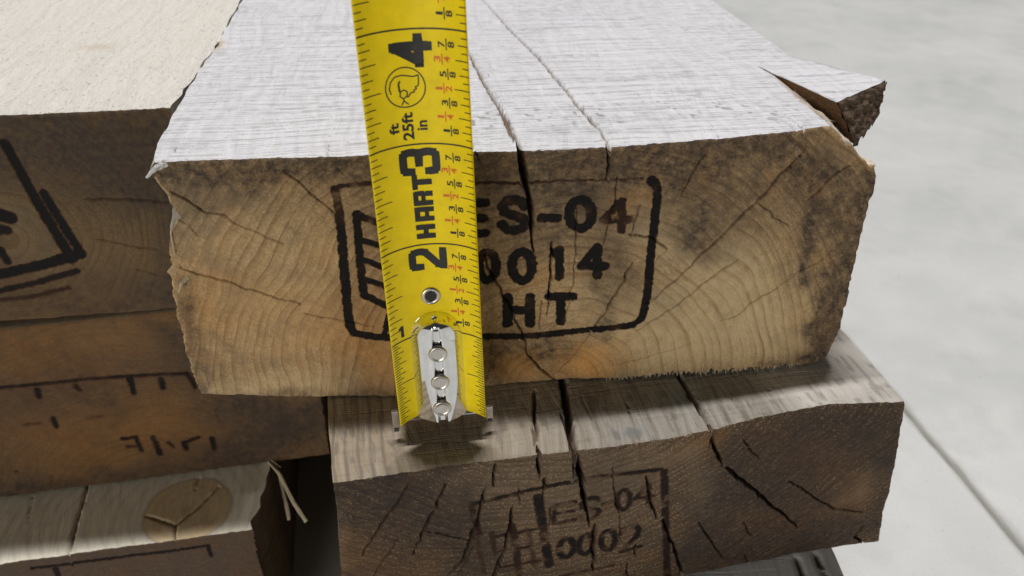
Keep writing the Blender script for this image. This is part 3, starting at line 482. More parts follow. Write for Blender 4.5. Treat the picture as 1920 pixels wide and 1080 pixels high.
# big timber with the stamp
ED = DATA['edges']
ch = DATA['chunk']
A = np.array(ch[0]); Fp = np.array(ch[4]); Bp = np.array(ch[1])
def main_drop(X, Y):
    d = Fp - A; L = np.hypot(*d); nx, ny = -d[1] / L, d[0] / L
    s = (X - A[0]) * nx + (Y - A[1]) * ny           # metres to the right of the torn line
    t = np.clip((A[1] + 8 - Y) / 52.0, 0, 1)
    s = s + (fbm(X / 3, Y / 9, 2) - 0.5) * 2.2
    return np.clip(s, 0, 16) * (0.25 + 0.62 * t) * (t > 0) * (1 + 0.35 * (vnoise(X / 1.1, Y / 9, 4) - 0.5))
def main_top(X, Y, pa, pb):
    # knot and torn fibre at the left arris, resin tints by the checks
    k = np.exp(-(((X + 90) / 2.6) ** 2 + ((Y - 103) / 7) ** 2)) * (0.4 + fbm(X / 1.5, Y / 3, 2)); pa[..., 3] = np.maximum(pa[..., 3], np.clip(k * 1.2, 0, .9)); pa[..., 1] = np.maximum(pa[..., 1], np.clip(k * k * 1.2 - .2, 0, .9))
    d = main_drop(X, Y); m = sstep(0.3, 1.6, d)
    pa[..., 3] = np.maximum(pa[..., 3], m * (0.35 + 0.5 * fbm(X / 2, Y / 8, 3)))
    pa[..., 1] = np.maximum(pa[..., 1], m * sstep(0.45, 0.75, fbm(X / 3, Y / 8, 5)) * 0.8)
    n = fbm(X / 5, Y / 9, 6)
    pa[..., 1] = np.maximum(pa[..., 1], sstep(0.72, 0.8, vnoise(X / 1.5, Y / 1.5, 2)) * np.exp(-((Y - 18) / 14) ** 2) * (X > -10) * 0.5 * sstep(.4, .6, n))
    pb[..., 2] = np.maximum(pb[..., 2], np.exp(-(((X - 12) / 6) ** 2 + ((Y - 7) / 5) ** 2)) * 0.45 * n * 1.5)
def main_bot(X):
    m = sstep(28, 50, X) * (1 - sstep(82, 90, X))
    t = np.clip(vnoise(X / 0.5, X * 0 + 2, 1) - 0.25, 0, 1) * 1.6
    return m * t + 0.35 * vnoise(X / 1.3, X * 0, 2) + 1.2 * sstep(90, 99, X)

m_end = end_grain('end_grain_stamped', (13.8, -3.0), 5.0, (0.53, 0.365, 0.19), (0.20, 0.11, 0.046), (0.15, 0.115, 0.08), ring_amt=0.8, speck=0.55, grey_amt=0.6, seed=1.0, bump=0.7, vis_min=0.4, mottle=0.5)
m_top = sawn('sawn_top_pale', (0.70, 0.69, 0.69), (0.45, 0.43, 0.41), (0.64, 0.625, 0.62), grain=0.36, saw=0.5, speck=0.5, bump=0.7, cathedral=(-60, 75, 1.5), saw_freq=0.85)
main = timber((0, 202.8), 7.2, -156.2, -81.0, 420, -89.5, 101, 0.23, 170, [m_end, m_top, side_pale], 1,
              left=DATA['main_left'], right=DATA['main_right'], ytop=ED['main_top'], ybot=ED['main_bot'],
              cracks=DATA['main_cracks'], tcracks=DATA['main_top_cracks'], stamp=DATA['main_stamp'], blobs=DATA['main_blobs'],
              top_fn=main_top, drop=main_drop, bot_rag=main_bot, pale_arris=1.0, ragged=0.7, patchy=0.40)
tag(main, 'thick pale timber with black burned stamp on its end, behind the yellow tape', 'timber', GROUP)

# torn splinter bent away from the corner of the stamped timber
def chunk_mesh():
    (ax, ay), (bx, by), (cx, cy), (dx, dy) = ch[:4]
    zt = 75.2
    # stations from the root to the free end: polygons (top inner, top outer, low outer, low inner)
    root = [(ax, ay + 4, zt + .1), (bx - 1, by + 6, zt - .2), (bx, by + 4, zt - 7), (ax + 3, ay - 6, zt - 9)]
    end = [(dx, dy, zt - 0.5), (cx, cy, zt + 0.2), (cx - 1.0, cy - 1.5, zt - 9.0), (dx + 6.5, dy - 2.5, zt - 12.5)]
    N = 46; M = 15
    ring = []
    for i in range(N + 1):
        t = i / N
        sec = [np.array(root[k]) * (1 - t) + np.array(end[k]) * t for k in range(4)]
        bend = 1.6 * math.sin(math.pi * t)
        row = []
        for k in range(4):
            a, b = sec[k], sec[(k + 1) % 4]
            for j in range(M):
                q = a + (b - a) * j / M
                jit = vnoise(k * 9 + j * 1.1, t * 5, 3) - 0.5
                edge = 1.0 if i < N else 1.6
                row.append((q[0] + jit * 0.7, q[1] + jit * 0.5 - bend * 0.2, q[2] + (vnoise(k * 9 + j * 0.9, t * 7, 5) - 0.5) * (0.35 if k == 0 else 1.3) * edge))
        ring.append(row)
    R = np.array(ring)
    bm = bmesh.new()
    lay = {}
    vv = [[bm.verts.new(tuple(p * MM)) for p in row] for row in R]
    n = 4 * M
    for i in range(N):
        for j in range(n):
            f = bm.faces.new((vv[i][j], vv[i][(j + 1) % n], vv[i + 1][(j + 1) % n], vv[i + 1][j]))
            f.material_index = 1 if j < M else (0 if j < 2 * M else 2)
            f.smooth = True
    # torn end face, fibres standing in and out
    e4 = [np.array(q) for q in end]; dirn = (np.mean(e4, 0) - np.mean([np.array(q) for q in root], 0)); dirn = dirn / np.linalg.norm(dirn)
    K = 22; gv = []
    for i in range(K + 1):
        rowv = []
        for j in range(K + 1):
            u, w = i / K, j / K
            p = (e4[0] * (1 - u) + e4[1] * u) * (1 - w) + (e4[3] * (1 - u) + e4[2] * u) * w
            amp = 1.0 if 0 < i < K and 0 < j < K else 0.5
            p = p + dirn * (float(fbm(i * .55, j * .35, 4)) - 0.3) * 3.2 * amp + np.array([0, 0, -1.0]) * (2.2 * float(vnoise(i * .9, 3.0, 2)) if j == K else 0)
            rowv.append(bm.verts.new(tuple(p * MM)))
        gv.append(rowv)
    for i in range(K):
        for j in range(K): bm.faces.new((gv[i][j], gv[i + 1][j], gv[i + 1][j + 1], gv[i][j + 1])).material_index = 0
    bm.normal_update()
    me = bpy.data.meshes.new('splinter'); bm.to_mesh(me); bm.free()
    return me
torn = end_grain('torn_wood', (60, 40), 2.0, (0.20, 0.115, 0.06), (0.09, 0.05, 0.028), (0.09, 0.07, 0.055), ring_amt=0.5, speck=0.6, grey_amt=0.6, seed=5.0, bump=0.6)
torn_end = end_grain('torn_end', (60, 40), 2.0, (0.14, 0.095, 0.06), (0.06, 0.04, 0.028), (0.07, 0.06, 0.05), ring_amt=0.5, speck=0.6, grey_amt=0.6, seed=6.0, bump=0.7)
me = chunk_mesh(); plain(me)
for m in (torn_end, m_top, torn): me.materials.append(m)
spl = bpy.data.objects.new('splinter', me); COL.objects.link(spl); spl.parent = main
spl['label'] = 'torn wedge of wood splayed out from the corner'

# weathered timber under it
def low_top(X, Y, pa, pb):
    n = fbm(X / 4, Y / 12, 3)
    pb[..., 2] = np.maximum(pb[..., 2], np.exp(-(((X - 55) / 6) ** 2 + ((Y - 15) / 5) ** 2)) * 0.9 * sstep(.35, .6, n))
    pb[..., 2] = np.maximum(pb[..., 2], np.exp(-(((X - 35) / 4) ** 2 + ((Y - 3) / 2) ** 2)) * 0.7)
    pa[..., 3] = np.maximum(pa[..., 3], (1 - sstep(-20, 40, X)) * 0.22 * (0.5 + n))
    st = np.sin(X * 1.9 + 1.2 * np.sin(Y / 6) + 3 * fbm(X / 9, Y / 20, 4)); pa[..., 1] = np.maximum(pa[..., 1], sstep(0.3, 1.0, st) * (1 - sstep(-34, -22, X)) * 0.5)
    pa[..., 2] = np.maximum(pa[..., 2], sstep(78, 90, X + Y * 0.25) * 0.5 * (0.5 + n))
    s = np.exp(-(((X + 18) / 9) ** 2 + ((Y - 9) / 3) ** 2)) + 0.8 * np.exp(-(((X + 30) / 4) ** 2 + ((Y - 8) / 4) ** 2))
    pa[..., 1] = np.maximum(pa[..., 1], np.clip(s, 0, 1) * 0.5 * sstep(.35, .7, fbm(X / 2, Y / 3, 5)))
    pa[..., 1] = np.maximum(pa[..., 1], sstep(0.68, 0.8, vnoise(X / 1.2, Y / 5, 6)) * 0.35)
def low_bot(X):
    return 0.8 * vnoise(X / 2.0, X * 0, 2) + 2.5 * np.exp(-((X - 108) / 2.0) ** 2)
l_end = end_grain('end_grain_weathered', (13.0, 118.0), 4.2, (0.20, 0.13, 0.072), (0.055, 0.035, 0.022), (0.055, 0.046, 0.04), ring_amt=0.8, speck=0.7, grey_amt=0.6, bump=1.0, seed=2.0, tip_amt=1.0, mottle=0.8, vis_min=0.4, tip_col=(0.42, 0.33, 0.23))
l_top = sawn('sawn_top_weathered', (0.30, 0.275, 0.225), (0.12, 0.10, 0.078), (0.225, 0.21, 0.18), grain=0.8, saw=0.2, speck=0.55, bump=0.5)
low = timber((0, 170.5), 11.6, -226.0, -156.2, 400, -47.5, 117, 0.26, 75, [l_end, l_top, side_dark], 2,
             left=DATA['low_left'], right=DATA['low_right'], ytop=ED['low_top'], ybot=ED['low_bot'],
             cracks=DATA['low_cracks'], tcracks=DATA['low_top_cracks'], stamp=DATA['low_stamp'], blobs=DATA['low_blobs'],
             top_fn=low_top, bot_rag=low_bot, ragged=0.4, char_soft=0.5, patchy=0.6)
tag(low, 'weathered checked timber with faint stamp, right under the stamped pale timber', 'timber', GROUP)

# sliver of the timber below that
r3_end = end_grain('end_grain_bottom', (10, 90), 3.0, (0.10, 0.075, 0.05), (0.05, 0.035, 0.025), (0.05, 0.042, 0.036), seed=3.0)
r3_top = sawn('sawn_top_grey', (0.84, 0.84, 0.83), (0.60, 0.59, 0.57), (0.78, 0.80, 0.81), grain=0.7, saw=0.2)
r3 = timber((0, 168), 2.0, -303.5, -226.6, 400, -55, 109.8, 0.7, 60, [r3_end, r3_top, side_dark], 3, tcracks=DATA['r3_top_cracks'])
tag(r3, 'grey timber on the floor, only a top sliver shows at the bottom right', 'timber', GROUP)

# left stack
lt_end = end_grain('end_grain_left', (-58, 33), 4.4, (0.165, 0.11, 0.055), (0.085, 0.055, 0.03), (0.07, 0.06, 0.048), ring_amt=0.7, speck=0.35, grey_amt=0.5, seed=4.0)
lt_top = sawn('sawn_top_rough', (0.88, 0.84, 0.745), (0.66, 0.60, 0.50), (0.85, 0.80, 0.68), grain=0.5, saw=0.0, speck=0.6, bump=1.0, rough_fibre=2.4, speck_at=0.62)
def lt_topf(X, Y, pa, pb):
    pa[..., 3] = np.maximum(pa[..., 3], np.exp(-(((X + 40) / 7) ** 2 + ((Y - 68) / 4) ** 2)) * 0.35)
    pa[..., 2] = np.maximum(pa[..., 2], np.exp(-Y / 4) * 0.4)
lt = timber((-97.5, 240.8), 8.0, -156.2, -84.3, 400, -140, 0.6, 0.45, 150, [lt_end, lt_top, side_pale], 4,
            cracks=DATA['lt_cracks'], stamp=DATA['lt_stamp'], blobs=DATA['lt_blobs'], char_soft=0.4, ragged=0.9, right_top=[(-2.2, 0), (-1.2, 20), (0.0, 45), (0.6, 70)], top_fn=lt_topf, patchy=0.15, bot_rag=lambda X: 1.9 + 0.9 * fbm(X / 12, X * 0, 3), bot_fade=30.0)
tag(lt, 'rough pale timber at the top left, part of a stamp box on its dark end', 'timber', GROUP)

l2_end = end_grain('end_grain_orange', (-40, -20), 6.0, (0.185, 0.115, 0.056), (0.085, 0.05, 0.026), (0.07, 0.054, 0.04), ring_amt=0.4, speck=0.5, grey_amt=0.7, bump=0.4, seed=7.0)
l2_top = side_dark
l2 = timber((-95, 246.9), 11.1, -229.9, -157.0, 390, -150, 24, 0.5, 20, [l2_end, l2_top, side_dark], 5,
            cracks=DATA['l2_cracks'], stamp=DATA['l2_stamp'], blobs=DATA['l2_blobs'], char_soft=0.7, patchy=0.35)
tag(l2, 'orange brown timber with worn stamp marks, middle of the left stack', 'timber', GROUP)

kx, ky = DATA['l3_knot']
def l3_top(X, Y, pa, pb):
    d = np.hypot((X - kx) / 15.5, (Y - ky) / 16.5) + (fbm(X / 8, Y / 8, 3) - 0.5) * 0.12
    inside = 1 - sstep(0.97, 1.02, d)
    pa[..., 3] = np.maximum(pa[..., 3], inside * (0.75 + 0.05 * np.sin(d * 26)))
    pa[..., 1] = np.maximum(pa[..., 1], 0.30 * np.exp(-((d - 1.0) / 0.03) ** 2) + inside * 0.05 * sstep(.3, 1, np.sin(d * 26 + 1)) + inside * 0.25 * np.exp(-(d / 0.12) ** 2))
    # grain flowing round the knot
    flow = np.sin((np.abs(X - kx) - 15.5 * np.exp(-((Y - ky) / 26) ** 2)) * 1.3 + fbm(X / 12, Y / 30, 4) * 5)
    pa[..., 1] = np.maximum(pa[..., 1], sstep(0.45, 1, flow) * 0.13 * (1 - inside))
l3_end = end_grain('end_grain_left_low', (-40, 20), 4.0, (0.13, 0.085, 0.055), (0.08, 0.05, 0.032), (0.085, 0.075, 0.07), ring_amt=0.3, speck=0.4, grey_amt=0.5, seed=8.0)
l3_topm = sawn('sawn_top_knotted', (0.80, 0.745, 0.60), (0.58, 0.52, 0.39), (0.74, 0.70, 0.58), grain=0.6, saw=0.0, speck=0.3, bump=0.3)
l3 = timber((-92, 214.3), 10.8, -303.5, -230.6, 380, -150, 3.5, 0.32, 60, [l3_end, l3_topm, side_dark], 6,
            tcracks=DATA['l3_top_cracks'], stamp=DATA['l3_stamp'], top_fn=l3_top, right_top=DATA['l3_right'], ragged=0.9, char_soft=0.4, patchy=0.1)
tag(l3, 'pale grey timber with a big round knot, bottom of the left stack', 'timber', GROUP)

# splinters torn from its broken end
def stick(pts, r0, r1, name, mat, parent, seed):
    bm = bmesh.new(); rows = []
    P = [Vector(p) for p in pts]; K = 24
    for i in range(K + 1):
        t = i / K * (len(P) - 1); j = min(int(t), len(P) - 2); c = P[j].lerp(P[j + 1], t - j)
        d = (P[j + 1] - P[j]).normalized(); s = d.cross(Vector((0, 1, 0))).normalized(); q = d.cross(s)
        r = r0 + (r1 - r0) * i / K
        rows.append([bm.verts.new((c + (s * math.cos(a) + q * math.sin(a) * 0.5) * r * (0.75 + 0.6 * float(vnoise(k * 1.7, i * 0.4, seed)))) * MM)
                     for k, a in enumerate(np.linspace(0, 2 * math.pi, 8)[:-1])])
    for i in range(K):
        for k in range(7): bm.faces.new((rows[i][k], rows[i][(k + 1) % 7], rows[i + 1][(k + 1) % 7], rows[i + 1][k]))
    bm.faces.new(rows[0]); bm.faces.new(rows[-1])
    me = bpy.data.meshes.new(name); bm.to_mesh(me); bm.free(); me.materials.append(mat); plain(me)
    o = bpy.data.objects.new(name, me); COL.objects.link(o); o.parent = parent
    return o
raw = sawn('raw_splinter', (0.55, 0.47, 0.34), (0.33, 0.26, 0.17), (0.50, 0.42, 0.29), grain=0.6, saw=0.0)
stick([(2, 36, 74), (8, 26, 74), (13.5, 14, 69), (17.5, 8, 65)], 0.55, 0.8, 'splinter', raw, l3, 1)
stick([(4, 34, 73), (8, 27, 72), (10, 18, 66), (10.5, 14, 61)], 0.5, 0.65, 'splinter', raw, l3, 2)
stick([(5, 33, 74), (9, 26, 73), (12, 18, 69.5), (15, 12, 66)], 0.3, 0.2, 'splinter', raw, l3, 4)
stick([(0, 40, 74), (5, 33, 75), (9, 27, 76)], 0.4, 0.15, 'splinter', raw, l3, 3)
# torn lips and slivers along the arris of the stamped timber
stick([(-84.5, 0.5, 74.6), (-87.2, -0.9, 73.6), (-89.2, -1.9, 71.9)], 1.0, 0.25, 'splinter', m_top, main, 5)
stick([(-86.0, 2.0, 41.5), (-87.6, 0.6, 40.6), (-88.6, 0.0, 38.2)], 0.6, 0.2, 'splinter', raw, main, 6)
stick([(-86.5, 1.5, 58.5), (-87.4, 0.8, 55.0), (-87.6, 0.5, 49.0)], 0.28, 0.15, 'splinter', raw, main, 7)
# fuzz of pale fibres along its lower right arris, and at the broken corner
fz = bmesh.new(); rg = np.random.RandomState(3)
def hair(p, d, w):
    p = Vector(p); d = Vector(d); sd = Vector((w, 0, 0)); bk = Vector((0, w, 0))
    t = fz.verts.new((p + d) * MM); q = [fz.verts.new((p + v) * MM) for v in (-sd, bk * -1, sd, bk)]
    for k in range(4): fz.faces.new((q[k], q[(k + 1) % 4], t))
fyb = interp(ED['main_bot'])
for k in range(150):
    X_ = rg.uniform(28, 88); z_ = rg.uniform(1.0, 2.2)
    hair((X_, float(fyb(X_)) + rg.uniform(-0.1, 0.5), z_), (rg.uniform(-.3, .3), rg.uniform(-.8, 0.1), -rg.uniform(0.5, 1.5)), rg.uniform(0.10, 0.24))
for k in range(60):
    t_ = rg.uniform(0.0, 0.9); q_ = A * (1 - t_) + Fp * t_
    hair((q_[0] + rg.uniform(0, 3), q_[1] + rg.uniform(-1, 1), 75.0 - rg.uniform(0.0, 3.5)), (rg.uniform(-.2, 1.2), -rg.uniform(0.5, 4.0), rg.uniform(-.4, .8)), rg.uniform(0.08, 0.2))
me = bpy.data.meshes.new('torn_fibres'); fz.to_mesh(me); fz.free(); plain(me); me.materials.append(raw)
fzo = bpy.data.objects.new('torn_fibres', me); COL.objects.link(fzo); fzo.parent = main; fzo['kind'] = 'stuff'

# ------------------------------------------------------------------ tape measure
tape = bpy.data.objects.new('tape_measure', None); COL.objects.link(tape)
tape.empty_display_size = 0.01
tape.location = (-18.8 * MM, 179.6 * MM, (HC - 147.6) * MM)
tape.rotation_euler = Matrix.Rotation(math.radians(7.5), 4, 'Z').to_euler()
tape.rotation_euler = (Matrix.Rotation(math.radians(7.5), 4, 'Z') @ Matrix.Rotation(math.radians(-1.25), 4, 'Y')).to_euler()
tag(tape, 'yellow steel tape measure blade with chrome hook, hanging before the stamped timber', 'tape measure')
RAD = 0.585                              # radius of the blade's cross curve, inches
def T(a, b, h=0.0):
    """a: inches across the blade from its centre line, b: inches from the hook, h: inches above the printed side"""
    p = a / RAD; r = RAD - h
    return (r * math.sin(p) * IN, (-RAD + r * math.cos(p)) * IN, b * IN)
def simple(name, mat, rough, metal=0.0, spec=0.5, coat=0.0):
    n = NT(name); p = n.mm()
    c = n.mix(n.rng(n.noise(p, 0.25, 4), 0.35, 0.75), mat, tuple(v * 0.86 for v in mat))
    n.done(c, n.rng(n.noise(p, 0.6, 3), 0.3, 0.7, rough * 0.8, rough * 1.25), spec)
    n.b.inputs['Metallic'].default_value = metal; n.b.inputs['Coat Weight'].default_value = coat
    return n.m
yellow = simple('yellow_lacquer', (0.97, 0.74, 0.002), 0.45, spec=0.3)
ink = simple('black_ink', (0.014, 0.014, 0.013), 0.5)
red = simple('red_ink', (0.75, 0.16, 0.015), 0.5)
chrome = simple('chrome', (0.85, 0.85, 0.84), 0.055, metal=1.0)
steel = simple('rivet_steel', (0.62, 0.58, 0.53), 0.28, metal=1.0)
BTOP = 7.4
bm = bmesh.new(); NA = 28; NB = 60
th = 0.006
fr_ = [[bm.verts.new(T(-0.5 + i / NA, BTOP * j / NB)) for i in range(NA + 1)] for j in range(NB + 1)]
bk_ = [[bm.verts.new(T(-0.5 + i / NA, BTOP * j / NB, -th)) for i in range(NA + 1)] for j in range(NB + 1)]
for j in range(NB):
    for i in range(NA):
        bm.faces.new((fr_[j][i], fr_[j][i + 1], fr_[j + 1][i + 1], fr_[j + 1][i])).smooth = True
        bm.faces.new((bk_[j][i], bk_[j + 1][i], bk_[j + 1][i + 1], bk_[j][i + 1])).smooth = True
    for i in (0, NA): bm.faces.new((fr_[j][i], fr_[j + 1][i], bk_[j + 1][i], bk_[j][i]))
for i in range(NA):
    for j in (0, NB): bm.faces.new((fr_[j][i], fr_[j][i + 1], bk_[j][i + 1], bk_[j][i]))
def part(bm, name, mat, parent, smooth=False):
    me = bpy.data.meshes.new(name); bm.to_mesh(me); bm.free(); me.materials.append(mat)
    o = bpy.data.objects.new(name, me); COL.objects.link(o); o.parent = parent
    if smooth:
        for p in me.polygons: p.use_smooth = True
    return o
blade = part(bm, 'blade', yellow, tape)

HI = 0.0022
def strip(bm, a0, b0, a1, b1, w, n=None):
    """a printed line on the blade from (a0,b0) to (a1,b1), inches"""
    L = math.hypot(a1 - a0, b1 - b0); ux, uy = (a1 - a0) / L, (b1 - b0) / L; px, py = -uy * w / 2, ux * w / 2
    n = n or max(1, int(abs(a1 - a0) / 0.03) + 1); prev = None
    for k in range(n + 1):
        t = k / n; a = a0 + (a1 - a0) * t; b = b0 + (b1 - b0) * t
        cur = (bm.verts.new(T(a + px, b + py, HI)), bm.verts.new(T(a - px, b - py, HI)))
        if prev: bm.faces.new((prev[0], prev[1], cur[1], cur[0]))
        prev = cur
def polyl(bm, pts, w):
    for p, q in zip(pts[:-1], pts[1:]): strip(bm, p[0], p[1], q[0], q[1], w, max(1, int(abs(q[0] - p[0]) / 0.03) + 1))
def text(bm, s, a0, a1, b0, b1, bold=0.0, upright=False):
    """lettering turned to read up the blade: glyph tops point to -a; fitted to the box"""
    cu = bpy.data.curves.new('t', 'FONT'); cu.body = s; cu.offset = bold; cu.resolution_u = 4
    to = bpy.data.objects.new('t', cu); COL.objects.link(to)
    dg = bpy.context.evaluated_depsgraph_get(); me = bpy.data.meshes.new_from_object(to.evaluated_get(dg))
    b2 = bmesh.new(); b2.from_mesh(me)
    bpy.data.objects.remove(to); bpy.data.curves.remove(cu); bpy.data.meshes.remove(me)
    xs = [v.co.x for v in b2.verts]; ys_ = [v.co.y for v in b2.verts]
    x0, x1, y0, y1 = min(xs), max(xs), min(ys_), max(ys_)
    for v in b2.verts:
        u = (v.co.x - x0) / (x1 - x0); w = (v.co.y - y0) / (y1 - y0)
        if upright: v.co = (a0 + (a1 - a0) * u, b0 + (b1 - b0) * w, 0)
        else: v.co = (a1 - (a1 - a0) * w, b0 + (b1 - b0) * u, 0)
    k = math.ceil(a0 / 0.03) * 0.03
    while k < a1:
        bmesh.ops.bisect_plane(b2, geom=b2.verts[:] + b2.edges[:] + b2.faces[:], plane_co=(k, 0, 0), plane_no=(1, 0, 0)); k += 0.03
    mp = {v: bm.verts.new(T(v.co.x, v.co.y, HI)) for v in b2.verts}
    for f in b2.faces:
        try: bm.faces.new([mp[v] for v in f.verts])
        except ValueError: pass
    b2.free()
kb = bmesh.new(); rb = bmesh.new()
for i in range(1, 7 * 32):
    b = i / 32
    if i % 2 and b > 1.0: continue
    if b > 6.9: break
    if i % 32 == 0: strip(kb, -0.5, b, 0.5, b, 0.014); continue
    ln = 0.19 if i % 16 == 0 else 0.165 if i % 8 == 0 else 0.125 if i % 4 == 0 else 0.082 if i % 2 == 0 else 0.06
    if i % 2 == 1: ln = 0.075
    if b < 1.0: ln = {1: .075, 2: .11, 4: .14, 8: .16, 16: .24}[math.gcd(i, 16)]
    strip(kb, -0.497, b, -0.497 + ln, b, 0.0085)
    lr = {16: .155, 8: .13, 4: .10, 2: .065, 1: .06}[math.gcd(i, 16)]
    if b < 1.0: lr = {1: .065, 2: .09, 4: .11, 8: .13, 16: .20}[math.gcd(i, 16)]
    strip(kb, 0.497 - lr, b, 0.497, b, 0.0085)
for inch in range(1, 6):
    for e in range(1, 8):
        fr8 = {1: (1, 8), 2: (1, 4), 3: (3, 8), 4: (1, 2), 5: (5, 8), 6: (3, 4), 7: (7, 8)}[e]
        b = inch + e / 8
        tb = rb if e % 2 == 0 else kb
        off = -0.045 if e % 2 == 0 else 0.0
        hw = 0.026 if fr8[0] != 1 else 0.012
        text(tb, str(fr8[0]), 0.215 + off, 0.275 + off, b - hw, b + hw, 0.02)
        strip(tb, 0.288 + off, b - 0.048, 0.288 + off, b + 0.048, 0.010, 1)
        text(tb, str(fr8[1]), 0.302 + off, 0.362 + off, b - 0.026, b + 0.026, 0.02)
def digit(pts, b0, b1, a0=-0.205, a1=0.165, w=0.082):
    # pts in a unit box, x along the reading direction, y up; heavy square strokes
    for run in pts:
        q = [((a1 - w / 2) - (a1 - a0 - w) * y, (b0 + w / 2) + (b1 - b0 - w) * x) for x, y in run]
        polyl(kb, q, w)
        for p in q: strip(kb, p[0] - w / 2 * .92, p[1], p[0] + w / 2 * .92, p[1], w * .92)
digit([[(0, .74), (.03, .93), (.18, 1), (.82, 1), (.97, .92), (1, .74), (.94, .58), (.1, .16), (.02, 0), (1, 0)]], 1.725, 1.965, w=0.074)
digit([[(0, .76), (.03, .93), (.18, 1), (.82, 1), (.97, .92), (1, .76), (.96, .6), (.82, .52), (.42, .52)], [(.82, .52), (.96, .42), (1, .24), (.97, .08), (.82, 0), (.18, 0), (.03, .07), (0, .24)]], 2.705, 2.965, w=0.074)
digit([[(1, .27), (0, .27)], [(.06, .27), (.62, .93)], [(.68, 1), (.68, 0)]], 3.675, 3.965)
digit([[(1, 1), (0, 1), (0, .55), (1, .52), (1, 0), (.05, 0), (0, .2)]], 4.705, 4.965)
polyl(kb, [(-0.385, 1.135), (-0.348, 1.158)], 0.028); strip(kb, -0.348, 1.04, -0.348, 1.17, 0.034)
# maker's wordmark: heavy square letters, the two bars of the R and A kept narrow
def block(b0, b1, a0, a1): strip(kb, (a0 + a1) / 2, b0, (a0 + a1) / 2, b1, a1 - a0, 1)
WA0, WA1 = -0.105, 0.075                   # glyph top .. foot
def wm(poly_list, b0, w):
    for (u0, v0, u1, v1) in poly_list:     # u along the word 0..1, v from foot 0 to top 1
        aa0 = WA1 - (WA1 - WA0) * v1; aa1 = WA1 - (WA1 - WA0) * v0
        block(b0 + w * u0, b0 + w * u1, aa0, aa1)
H_ = [(0, 0, .36, 1), (.64, 0, 1, 1), (.36, .36, .64, .62)]
A_ = [(0, 0, .34, 1), (.66, 0, 1, 1), (.34, .72, .66, 1), (.34, .26, .66, .48)]
R_ = [(0, 0, .34, 1), (.34, .74, .95, 1), (.66, .42, 1, .92), (.34, .38, .90, .60), (.62, 0, .98, .38)]
T_ = [(0, .72, 1, 1), (.31, 0, .69, .74)]
for g, b0 in ((H_, 2.065), (A_, 2.245), (R_, 2.405), (T_, 2.565)): wm(g, b0, 0.145)
# size marks and the eye-protection sign
text(kb, 'ft', -0.265, -0.175, 3.115, 3.215, 0.03)
text(kb, '25ft', -0.145, -0.045, 3.045, 3.295, 0.03)
text(kb, 'in', -0.015, 0.075, 3.125, 3.215, 0.03)
def icon(cb, s=1.0):
    ca = -0.09
    circ = [(ca + 0.172 * math.cos(t), cb + 0.172 * math.sin(t)) for t in np.linspace(0, 2 * math.pi, 41)]
    polyl(kb, circ, 0.011)
    # head in profile with goggles, lying on its side like the other print
    head = [(-.125, -.045), (-.138, .0), (-.125, .055), (-.085, .098), (-.02, .108), (.04, .095), (.075, .088), (.118, .10), (.118, .045), (.112, .01), (.085, -.002), (.098, -.018), (.07, -.03), (.078, -.045), (.045, -.05), (.02, -.085), (.0, -.075)]
    polyl(kb, [(ca + x, cb + y) for x, y in head], 0.011)
    gog = [(-.045, -.035), (-.015, -.02), (.015, -.035), (.012, -.075), (-.02, -.095), (-.05, -.075), (-.045, -.035)]
    polyl(kb, [(ca + x, cb + y) for x, y in gog], 0.011)
    polyl(kb, [(ca - .04, cb + .06), (ca - .055, cb + .035), (ca - .05, cb - .035)], 0.016)
    polyl(kb, [(ca - .04, cb - .15), (ca - .02, cb - .115), (ca + .02, cb - .15)], 0.011)
    polyl(kb, [(ca - .02, cb - .115), (ca - .02, cb - .09)], 0.011)
icon(3.515)
part(kb, 'black_print', ink, blade); part(rb, 'red_print', red, blade)

# grommet hole
def ring_part(name, mat, parent, ca, cb, r_out, r_in, hgt, n=28):
    bm = bmesh.new(); rows = []
    prof_ = [(r_out, 0.0), (r_out * 0.97, hgt * 0.6), ((r_out + r_in) / 2, hgt), (r_in * 1.05, hgt * 0.6), (r_in, 0.001)]
    for r, h in prof_:
        rows.append([bm.verts.new(T(ca + r * math.cos(t), cb + r * math.sin(t), h)) for t in np.linspace(0, 2 * math.pi, n + 1)[:-1]])
    for a, b in zip(rows[:-1], rows[1:]):
        for k in range(n): bm.faces.new((a[k], a[(k + 1) % n], b[(k + 1) % n], b[k]))
    return part(bm, name, mat, parent, True)
gro = ring_part('grommet', steel, tape, -0.02, 1.43, 0.098, 0.055, 0.02)
bm = bmesh.new()
bm.faces.new([bm.verts.new(T(-0.02 + 0.056 * math.cos(t), 1.43 + 0.056 * math.sin(t), 0.004)) for t in np.linspace(0, 2 * math.pi, 25)[:-1]])
part(bm, 'hole', ink, gro)

